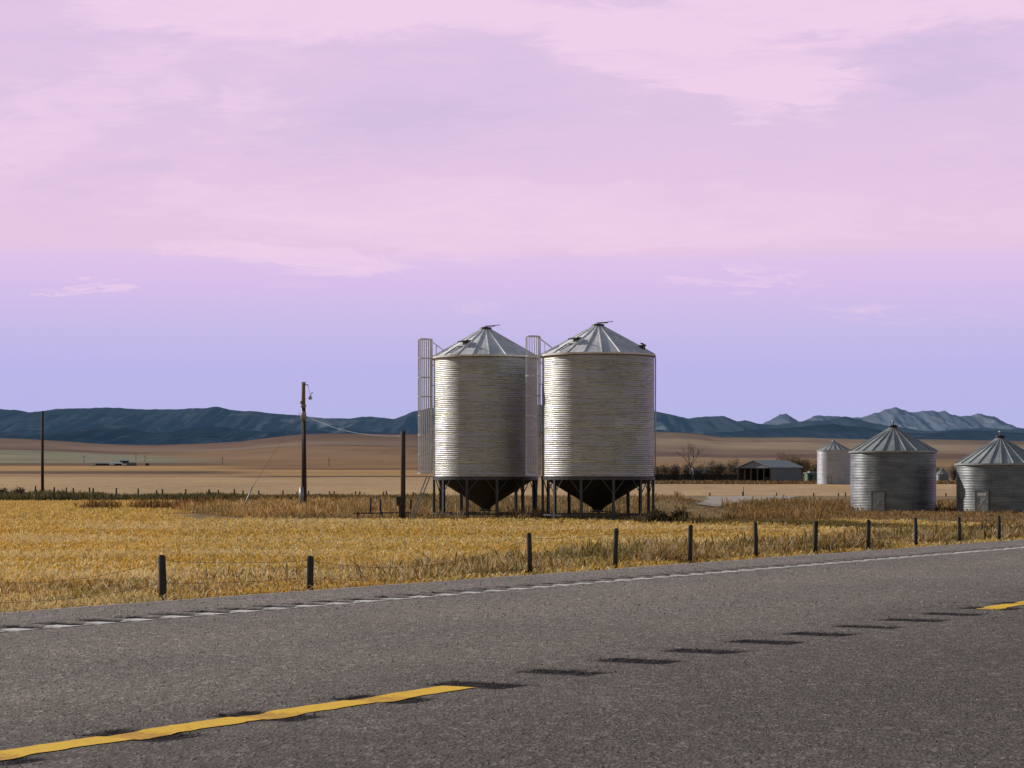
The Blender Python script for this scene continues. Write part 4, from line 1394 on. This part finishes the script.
# ------------------------------------------------------------------ shed, windbreak, green hut, roofs
def shed():
    Y = 400.0
    A = Vector((wx(770.7, Y - 3), Y - 3, 0))          # nearest corner
    sc = Y / F
    # gable end runs left and away, side wall runs right and away
    gdir = Vector((-0.76, 0.65, 0)).normalized(); sdir = Vector((0.76, 0.65, 0)).normalized()
    GW = (770.7 - 739.8) * sc / 0.80; SL = (802.5 - 770.7) * sc / 0.72
    zb = tz(A.x, A.y)
    t = thing('pole_shed', 'low grey metal pole shed with open posted left end, beyond the pale field', 'shed', (A.x, A.y, zb))
    E, P = wz(466.8, Y) - zb, wz(460.0, Y) - zb
    g = gdir * GW; s = sdir * SL
    O = Vector((0, 0, 0)); up = Vector((0, 0, 1))
    # roof with overhang
    r = MB()
    ov = 0.35
    a0 = O - gdir * ov - sdir * ov + up * (E - 0.08); a1 = O - gdir * ov + s + sdir * ov + up * (E - 0.08)
    b0 = g / 2 - sdir * ov + up * P; b1 = g / 2 + s + sdir * ov + up * P
    c0 = g + gdir * ov - sdir * ov + up * (E - 0.08); c1 = g + gdir * ov + s + sdir * ov + up * (E - 0.08)
    th = up * 0.10
    vs = [a0, a1, b1, b0, c0, c1] + [v - th for v in (a0, a1, b1, b0, c0, c1)]
    r.add(vs, [(0, 1, 2, 3), (3, 2, 5, 4), (6, 9, 8, 7), (9, 10, 11, 8), (0, 3, 9, 6), (3, 4, 10, 9), (1, 7, 8, 2), (2, 8, 11, 5), (0, 6, 7, 1), (4, 5, 11, 10)])
    # standing ribs
    for i in range(9):
        p = a0.lerp(a1, i / 8) + up * 0.03; q_ = b0.lerp(b1, i / 8) + up * 0.03
        r.bar(p, q_, 0.06, 0.04)
    r.build('roof', M['shed_roof'], t)
    w = MB()
    def panel(p, q_, h0, h1, tk=0.08):
        n = (q_ - p).normalized().cross(up) * tk
        w.add([p, q_, q_ + up * h1, p + up * h0, p + n, q_ + n, q_ + n + up * h1, p + n + up * h0],
              [(0, 1, 2, 3), (5, 4, 7, 6), (0, 3, 7, 4), (1, 5, 6, 2), (3, 2, 6, 7), (0, 4, 5, 1)])
    panel(O, s, E - 0.15, E - 0.15)
    nrib = 22
    for i in range(nrib + 1):
        p = s * (i / nrib) + sdir.cross(up) * 0.10
        w.bar(p, p + up * (E - 0.2), 0.07, 0.05)
    w.build('side_wall', M['shed_wall'], t)
    w = MB()
    panel(s, s + g, E - 0.15, E - 0.15); panel(g, g + s, E - 0.15, E - 0.15)
    w.build('back_wall', M['shed_dark'], t)
    w = MB()
    w.add([up * (E - 0.25) - sdir * 0.02, g + up * (E - 0.25) - sdir * 0.02, g / 2 + up * (P - 0.12) - sdir * 0.02], [(0, 1, 2)])
    w.build('gable_panel', M['shed_wall'], t)
    for i in range(6):
        m = MB(); p = g * (i / 5.0)
        m.bar(p, p + up * (E - 0.2), 0.22)
        m.build('post', M['wood_pole'], t)
    m = MB(); p = g * 0.18 + s * 0.12
    m.box(p + up * 0.45, (1.6, 1.2, 0.9), 0.4); m.box(p + up * 0.95, (0.9, 0.9, 0.3), 0.4)
    o = m.build('stored_load', M['shed_dark']); o.location = (A.x, A.y, zb)
    tag(o, 'dark low load stored inside the open end of the shed', 'stored load')


shed()

wt0 = (wx(650, 415), 415); wt1 = (wx(738, 412), 412)
wb = thing('windbreak_fence', 'long dark plank windbreak under the shrubs left of the shed', 'fence', (wt0[0], wt0[1], tz(*wt0)))
m = MB()
L = wt1[0] - wt0[0]
for i in range(58):
    x = L * i / 58
    m.box((x + 0.13, -3.0 * i / 58, 0.75 + random.uniform(-0.03, 0.03)), (0.26, 0.05, 1.5))
m.build('planks', M['plank'], wb)
for i in range(6):
    m = MB(); m.box((L * i / 5, 0.12 - 3.0 * i / 5, 0.72), (0.14, 0.14, 1.6)); m.build('post', M['plank'], wb)

x = wx(812, 425); zb = tz(x, 425)
gh = thing('green_hut', 'small green hut with pale roof peeking out left of the pale bin', 'hut', (x, 425, zb), 0.15)
m = MB(); m.box((0, 0, 0.85), (2.4, 2.0, 1.7)); m.build('wall', M['green_paint'], gh)
m = MB(); m.box((0, 0, 1.78), (2.8, 2.4, 0.12)); m.box((0.1, 0, 1.96), (1.6, 1.4, 0.22)); m.build('roof', M['farm_roof'], gh)
m = MB(); m.box((-0.5, -1.02, 0.8), (0.7, 0.05, 1.3)); m.build('door', M['farm_dark'], gh)

x = wx(699, 440); zb = tz(x, 440)
sr = thing('outbuilding', 'grey roofed outbuilding half hidden behind the shrubs and bare tree', 'outbuilding', (x, 440, zb), 0.3)
m = MB(); m.box((0, 0, 0.9), (2.6, 2.4, 1.8)); m.build('wall', M['shed_wall'], sr)
m = MB(); m.add([(-1.5, -1.4, 1.75), (1.5, -1.4, 1.75), (1.5, 1.4, 1.75), (-1.5, 1.4, 1.75), (-1.5, 0, 2.75), (1.5, 0, 2.75)],
                [(0, 1, 5, 4), (2, 3, 4, 5), (0, 4, 3), (1, 2, 5), (0, 3, 2, 1)]); m.build('roof', M['farm_roof'], sr)

# ------------------------------------------------------------------ far farmstead, left
def farm_house(px0, px1, ytop, ybase, Y, label, roofm, wallm, name='farm_building', rz=0.0, gable=0.4):
    x = wx((px0 + px1) / 2, Y); zb = tz(x, Y)
    W = (px1 - px0) * Y / F; H = (ybase - ytop) * Y / F
    t = thing(name, label, 'farm building', (x, Y, zb), rz)
    hw = H * (1 - gable)
    m = MB(); m.box((0, 0, hw / 2), (W, W * 0.6, hw)); m.build('wall', wallm, t)
    d = W * 0.35
    m = MB(); m.add([(-W * .53, -d, hw), (W * .53, -d, hw), (W * .53, d, hw), (-W * .53, d, hw), (-W * .53, 0, H), (W * .53, 0, H)],
                    [(0, 1, 5, 4), (2, 3, 4, 5), (0, 4, 3), (1, 2, 5), (0, 3, 2, 1)]); m.build('roof', roofm, t)
    return t


farm_house(92, 109, 463.6, 466.4, 1180, 'long low dark barn, left part of the far farmstead', M['farm_dark'], M['farm_dark'])
farm_house(109, 122, 462.9, 466.4, 1175, 'low far barn with pale grey roof in the middle of the farmstead', M['farm_roof'], M['farm_dark'])
farm_house(120.5, 128.5, 459.8, 465.8, 1190, 'tallest far farm building with flat grey roof', M['farm_roof'], M['farm_dark'], gable=0.25)
farm_house(126, 136, 463.4, 466.6, 1170, 'dark sloping lean-to right of the tallest far farm building', M['farm_dark'], M['farm_dark'], gable=0.7)
farm_house(145.5, 149.0, 464.0, 466.6, 1170, 'tiny dark far hut standing apart to the right of the farmstead', M['farm_dark'], M['farm_dark'], gable=0.5)
for px_, lab in ((93, 'white vehicle-sized tank at the left end of the far farmstead'), (112, 'pale tank in front of the middle far barn'), (124.5, 'pale tank below the tallest far farm building')):
    x = wx(px_, 1160); zb = tz(x, 1160)
    m = MB(); m.tube([(-1.1, 0, 0.6), (-0.9, 0, 0.6), (0.9, 0, 0.6), (1.1, 0, 0.6)], 0.6, 10); m.box((-0.6, 0, 0.1), (0.2, 0.9, 0.3)); m.box((0.6, 0, 0.1), (0.2, 0.9, 0.3))
    tag(m.build('storage_tank', M['farm_white'], loc=(x, 1160, zb)), lab.replace('vehicle-sized ', ''), 'tank', 'farmstead tanks')

# ------------------------------------------------------------------ shrubs and trees
def bush(px0, px1, ytop, ybase, Y, palette, label, dens=1.0, name='shrub', group='shrubs beside the shed', leaf=0.115, twig=True):
    x = wx((px0 + px1) / 2, Y); zb = tz(x, Y)
    W = (px1 - px0) * Y / F / 2; H = (ybase - ytop) * Y / F
    t = thing(name, label, 'shrub', (x, Y, zb), 0, group)
    # several stems with lobes of foliage at uneven heights
    lobes = []
    nl = random.randint(13, 17)
    st = MB()
    for i in range(nl):
        a = random.random() * 2 * PI; rr = math.sqrt(random.random())
        lx, ly = W * 0.72 * rr * math.cos(a), min(W, 1.6) * 0.7 * rr * math.sin(a)
        hz_ = H * random.uniform(0.30, 0.92) * (1 - 0.25 * rr)
        lobes.append((lx, ly, hz_, random.uniform(0.28, 0.46) * min(W, H)))
        st.tube([(lx * 0.2, ly * 0.2, -0.1), (lx * 0.6, ly * 0.6, hz_ * 0.5), (lx, ly, hz_)], 0.06, 5, 0.02)
        for q_ in range(4):
            b = random.random() * 2 * PI
            st.tube([(lx * 0.8, ly * 0.8, hz_ * 0.75), (lx + math.cos(b) * 0.5 * W * 0.4, ly + math.sin(b) * 0.4, min(H * 1.06, hz_ + random.uniform(0.2, 0.5) * H * 0.6))], 0.022, 4, 0.008)
    st.build('stems', M['bark'], t)
    n = int(1500 * dens)
    P = []
    for i in range(n):
        lx, ly, lz, lr = random.choice(lobes)
        v = Vector((random.gauss(0, 1), random.gauss(0, 1), random.gauss(0, 1))).normalized() * lr * (0.4 + 0.75 * random.random())
        z = max(0.05, lz + v.z * (1.0 if random.random() < 0.6 else random.uniform(1, 2)))
        if random.random() < 0.30: z = random.uniform(0.05, lz)
        P.append((lx + v.x * 1.2, ly + v.y, z))
    P = np.array(P)
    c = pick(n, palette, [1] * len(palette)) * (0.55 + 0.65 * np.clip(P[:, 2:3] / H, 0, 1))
    A = rng.normal(0, 1, (n, 3)); A /= np.linalg.norm(A, axis=1)[:, None]
    B = rng.normal(0, 1, (n, 3)); B -= (A * B).sum(1)[:, None] * A; B /= np.linalg.norm(B, axis=1)[:, None]
    s = leaf * (0.6 + 0.8 * rng.random(n))[:, None]
    V = np.stack([P - A * s, P + B * s * 0.5, P + A * s, P - B * s * 0.5], 1).reshape(-1, 3)
    C = np.repeat(c, 4, 0)
    np_mesh('foliage', V, np.arange(n * 4).reshape(-1, 4), M['bush'], C, t)
    return t


BR1 = [(0.13, 0.10, 0.08), (0.18, 0.14, 0.10), (0.09, 0.075, 0.06), (0.15, 0.13, 0.07)]
BR2 = [(0.20, 0.12, 0.055), (0.26, 0.17, 0.07), (0.14, 0.09, 0.045)]
YEL = [(0.45, 0.27, 0.04), (0.34, 0.20, 0.03), (0.24, 0.15, 0.04)]
row = [(650, 664, 464.5, 'brown twiggy shrub just right of the hopper bin, at the windbreak left end'),
       (660, 676, 461.5, 'tall brown shrub behind the windbreak, left of the bare tree'),
       (671, 687, 463, 'brown shrub at the left foot of the bare tree'),
       (683, 697, 464.5, 'dark low shrub in front of the bare tree trunk'),
       (694, 711, 462.5, 'grey brown shrub right of the bare tree, before the grey roof'),
       (704, 719, 460.5, 'brown shrub with a few yellow leaves, middle of the windbreak'),
       (715, 729, 459.5, 'tall brown shrub right of the windbreak middle'),
       (724, 742, 456.5, 'tallest brown shrub, just left of the open shed')]
for (a_, b_, yt, lab) in row:
    bush(a_ - 2, b_ + 2, yt - 2.5, 481, 418 + random.uniform(-1, 5), BR1, lab, 1.2)
bush(746, 762, 456.5, 480, 424, YEL, 'small bright yellow autumn shrub behind the shed roof', 0.8)
bush(738, 750, 459.5, 480, 421, BR1 + YEL[2:], 'brown shrub touching the left end of the shed roof', 0.8)
for (a_, b_, yt, lab) in ((772, 792, 450.5, 'rounded russet tree-like shrub behind the shed roof'), (786, 806, 452.5, 'wide russet shrub behind the right end of the shed'),
                          (800, 818, 456, 'russet shrub left of the pale far bin'), (812, 824, 461, 'low russet shrub touching the pale far bin')):
    bush(a_ - 2, b_ + 2, yt - 1.5, 481, 440 + random.uniform(0, 8), BR2, lab, 1.8, group='russet shrubs behind the shed')
for (a_, b_, yt, lab) in ((948, 960, 464, 'dark brown shrub right of the tiny bin'), (928, 942, 466.5, 'brown shrub behind the tiny bin'), (955, 975, 462, 'dark brown shrub behind the cut-off squat bin')):
    bush(a_, b_, yt, 481, 500, BR1, lab, 0.8, group='shrubs by the tiny bin')
for (a_, b_, yt, yb, Y, lab) in ((6, 26, 486.0, 500, 219, 'dusky shrub poking above the weedy bank at the far left'), (-8, 8, 487.5, 500, 220, 'dusky shrub in the weedy bank cut by the left frame edge')):
    bush(a_, b_, yt, yb, Y, [(0.13, 0.09, 0.07), (0.16, 0.11, 0.08), (0.09, 0.07, 0.05)], lab, 1.0, group='shrubs in the weedy bank', leaf=0.09)
for (a_, b_, yt, yb, Y, lab) in ((646, 668, 511.5, 525, 109, 'dark scrubby bush in the gold field below the right hopper bin edge'), (667, 690, 512.5, 524.5, 109.3, 'dark scrubby bush right of the bin legs, at the start of the furrow')):
    bush(a_, b_, yt, yb, Y, [(0.06, 0.05, 0.022), (0.10, 0.075, 0.035), (0.05, 0.055, 0.02)], lab, 1.0, group='scrub at the furrow', leaf=0.055)


def bare_tree():
    Y = 417.0
    x = wx(690.5, Y); zb = tz(x, Y)
    t = thing('bare_tree', 'tall bare grey tree with thin spreading branches above the windbreak', 'tree', (x, Y, zb))
    H = wz(439.5, Y) - zb
    rd = random.Random(5)
    m = MB(); tr = MB()
    m2 = m

    def grow(p, d, L, r, depth):
        q1 = p + d * L * 0.5 + Vector((rd.uniform(-1, 1), rd.uniform(-1, 1), 0)) * L * 0.06
        q2 = p + d * L
        m2.tube([p, q1, q2], r * 0.75, 5, r * 0.42, cap=False)
        if depth == 0: return
        for k in range(3 if depth > 1 else 4):
            nd = (d + Vector((rd.uniform(-1, 1), rd.uniform(-0.8, 0.8), rd.uniform(-0.15, 0.6))) * 0.75).normalized()
            s = rd.uniform(0.55, 1.0)
            grow(p + (q2 - p) * s, nd, L * rd.uniform(0.55, 0.78), r * 0.55, depth - 1)
    tr.tube([(0, 0, -0.2), (0.05, 0, H * 0.2), (-0.05, 0, H * 0.38)], 0.20, 8, 0.15)
    tr.build('trunk', M['bark'], t)
    top = Vector((-0.05, 0, H * 0.34))
    for i in range(5):
        a = 2 * PI * i / 5 + 0.4
        d = Vector((math.cos(a) * 0.55, math.sin(a) * 0.4, 1)).normalized()
        grow(top + Vector((0, 0, i * 0.1 - 0.2)), d, H * 0.27, 0.10, 3)
    m.build('crown', M['bark'], t)


bare_tree()

# ------------------------------------------------------------------ sky, sun, camera
SUN_AZ = math.radians(-60)      # from +Y, clockwise: the left, a little beyond the bins
SUN_EL = math.radians(25)
w = bpy.data.worlds.new('World')
scn.world = w
w.use_nodes = True
nt = w.node_tree
bg = nt.nodes['Background']; out = nt.nodes['World Output']
sky = node(nt, 'ShaderNodeTexSky', sky_type='NISHITA')
sky.sun_disc = False
sky.sun_elevation = SUN_EL
sky.sun_rotation = SUN_AZ
sky.altitude = 1000
nish = mix(nt, sky.outputs[0], (0.11, 0.090, 0.072), 1.0, 'MULTIPLY')
tcg = node(nt, 'ShaderNodeTexCoord').outputs['Generated']
sep = node(nt, 'ShaderNodeSeparateXYZ'); nt.links.new(tcg, sep.inputs[0])
dx, dy_, dz = sep.outputs
el = math_n(nt, 'MULTIPLY', dz, 3.0, True)
def E(py): return (HZ - py) / F * 3.0 * 0.985
band = ramp(nt, el, [(0.0, lin(182, 186, 232)), (E(410), lin(183, 182, 231)), (E(370), lin(187, 182, 233)), (E(320), lin(201, 188, 232)), (E(280), lin(216, 192, 234)), (E(260), lin(222, 195, 234)),
                     (E(247), lin(229, 199, 228)), (E(190), lin(230, 199, 229)), (E(110), lin(222, 196, 228)), (E(20), lin(226, 198, 230)), (1.0, lin(150, 150, 190))])
# cloud fields in direction space
v = mapping(nt, tcg, (9.0, 9.0, 34.0), rot=(0, 0, 0))
v = mapping(nt, v, (1, 1, 1), (0.3, 1.0, 2.2), (0, math.radians(20), 0))
n1 = noise_node(nt, 1.0, 7, 0.58, v, 0.8)
v2 = mapping(nt, tcg, (22.0, 22.0, 120.0), (1.0, 0, 0), (0, math.radians(-9), 0))
n2 = noise_node(nt, 1.0, 6, 0.6, v2, 0.6)
base_f = math_n(nt, 'MULTIPLY', math_n(nt, 'SUBTRACT', n1.outputs['Fac'], 0.5), 1.3)
base_f = math_n(nt, 'ADD', base_f, math_n(nt, 'MULTIPLY', math_n(nt, 'SUBTRACT', n2.outputs['Fac'], 0.5), 0.9))
# warped azimuth/elevation for the drawn-out cloud banks
wq = noise_node(nt, 1.0, 8, 0.66, mapping(nt, tcg, (20, 20, 90)), 0.8)
wu = math_n(nt, 'MULTIPLY', math_n(nt, 'SUBTRACT', wq.outputs['Fac'], 0.5), 0.12)
sepw = node(nt, 'ShaderNodeSeparateColor'); nt.links.new(wq.outputs['Color'], sepw.inputs[0])
wv = math_n(nt, 'MULTIPLY', math_n(nt, 'SUBTRACT', sepw.outputs[1], 0.5), 0.034)
dyp = math_n(nt, 'MAXIMUM', dy_, 0.05)
U = math_n(nt, 'ADD', math_n(nt, 'DIVIDE', dx, dyp), wu)
Vv = math_n(nt, 'ADD', math_n(nt, 'DIVIDE', dz, dyp), wv)
v3 = mapping(nt, tcg, (40.0, 40.0, 330.0), (2.0, 0, 0), (0, math.radians(6), 0))
n3 = noise_node(nt, 1.0, 8, 0.68, v3, 1.6)
base_f = math_n(nt, 'ADD', base_f, math_n(nt, 'MULTIPLY', math_n(nt, 'SUBTRACT', n3.outputs['Fac'], 0.5), 0.75))
tot = base_f
def blob(px, py, rx, ry, amp, rot=0.0, soft=1.0):
    global tot
    cu, cv = (px - 512) / F, (HZ - py) / F
    a = math_n(nt, 'SUBTRACT', U, cu); b = math_n(nt, 'SUBTRACT', Vv, cv)
    c_, s_ = math.cos(rot), math.sin(rot)
    a2 = math_n(nt, 'ADD', math_n(nt, 'MULTIPLY', a, c_ * F / rx), math_n(nt, 'MULTIPLY', b, s_ * F / rx))
    b2 = math_n(nt, 'ADD', math_n(nt, 'MULTIPLY', a, -s_ * F / ry), math_n(nt, 'MULTIPLY', b, c_ * F / ry))
    r2 = math_n(nt, 'ADD', math_n(nt, 'MULTIPLY', a2, a2), math_n(nt, 'MULTIPLY', b2, b2))
    mr = node(nt, 'ShaderNodeMapRange', interpolation_type='SMOOTHSTEP')
    nt.links.new(r2, mr.inputs[0]); mr.inputs[1].default_value = 1.0; mr.inputs[2].default_value = max(0.0, 1 - soft); mr.inputs[3].default_value = 0; mr.inputs[4].default_value = amp
    tot = math_n(nt, 'ADD', tot, mr.outputs[0])
blob(330, 5, 330, 44, 0.95, 0, 0.85)
blob(790, 12, 330, 38, 1.0, 0.06, 0.8)
blob(720, 66, 210, 42, 0.80, -0.10, 0.85)
blob(800, 86, 110, 16, 0.35, 0.0, 0.5)
blob(775, 112, 70, 12, 0.45, -0.1, 0.8)
blob(60, 120, 210, 55, 0.45, 0.5, 1.0)
blob(230, 130, 150, 40, 0.32, 0.85, 1.0)
blob(560, 215, 560, 55, 0.55, 0, 1.0)
blob(310, 260, 180, 15, 0.62, -0.08, 1.0)
blob(90, 287, 55, 5, 0.6, -0.03, 0.7)
blob(735, 281, 90, 7, 0.5, 0.0, 0.9)
blob(850, 308, 80, 10, 0.3, -0.05, 1.0)
blob(500, 312, 60, 14, 0.3, 0.0, 1.0)
blob(950, 60, 130, 50, -0.5, 0.2, 1.0)
blob(430, 105, 200, 50, -0.35, 0.2, 1.0)
blob(90, 40, 130, 22, -0.35, 0.0, 1.0)
blob(500, 380, 900, 75, -0.4, 0.0, 0.8)
hi_ = ramp(nt, tot, [(0.14, (0, 0, 0)), (0.90, (1, 1, 1))])
lo_ = ramp(nt, math_n(nt, 'MULTIPLY', tot, -1.0), [(0.0, (0, 0, 0)), (0.8, (1, 1, 1))])
pinkf = math_n(nt, 'MULTIPLY', hi_, 0.85)
skyc = mix(nt, band, lin(241, 210, 235), pinkf)
lof = node(nt, 'ShaderNodeMapRange'); nt.links.new(dz, lof.inputs[0]); lof.inputs[1].default_value = 0.09; lof.inputs[2].default_value = 0.13; lof.inputs[3].default_value = 0.0; lof.inputs[4].default_value = 0.75
skyc = mix(nt, skyc, lin(204, 188, 222), math_n(nt, 'MULTIPLY', lo_, lof.outputs[0], True))
# high sky: unseen daylight part, dimmed to keep ambient light low
hf = node(nt, 'ShaderNodeMapRange', interpolation_type='SMOOTHSTEP'); nt.links.new(dz, hf.inputs[0])
hf.inputs[1].default_value = 0.235; hf.inputs[2].default_value = 0.46; hf.inputs[3].default_value = 0; hf.inputs[4].default_value = 1
bk = node(nt, 'ShaderNodeMapRange', interpolation_type='SMOOTHSTEP'); nt.links.new(dy_, bk.inputs[0])
bk.inputs[1].default_value = 0.75; bk.inputs[2].default_value = -0.25; bk.inputs[3].default_value = 0; bk.inputs[4].default_value = 1
skyc = mix(nt, skyc, (0.39, 0.375, 0.37), bk.outputs[0])      # unseen rear sky made grey to shape reflections and ambient light
fin = mix(nt, skyc, nish, hf.outputs[0])
nt.links.new(fin, bg.inputs[0])
bg.inputs[1].default_value = 1.0

sl = bpy.data.lights.new('sun', 'SUN')
sl.energy = 4.2
sl.angle = math.radians(0.53)
sl.color = (1.0, 0.93, 0.84)
so = bpy.data.objects.new('sun', sl)
col.objects.link(so)
sdir = Vector((math.sin(SUN_AZ) * math.cos(SUN_EL), math.cos(SUN_AZ) * math.cos(SUN_EL), math.sin(SUN_EL)))
so.rotation_euler = sdir.to_track_quat('Z', 'Y').to_euler()
so.location = (0, 0, 60)

cam = bpy.data.cameras.new('camera')
co = bpy.data.objects.new('camera', cam)
col.objects.link(co)
co.location = (0, 0, CH)
co.rotation_euler = (math.radians(90), 0, 0)
cam.sensor_width = 36.0
cam.lens = 36.0 * F / 1024.0
cam.shift_x = 0.0
cam.shift_y = (HZ - 384.0) / 1024.0
cam.clip_start = 0.1
cam.clip_end = 80000
scn.camera = co

scn.view_settings.view_transform = 'Standard'
scn.view_settings.look = 'None'
scn.view_settings.exposure = 0
scn.view_settings.gamma = 1
scn.cycles.max_bounces = 6
scn.cycles.use_denoising = True
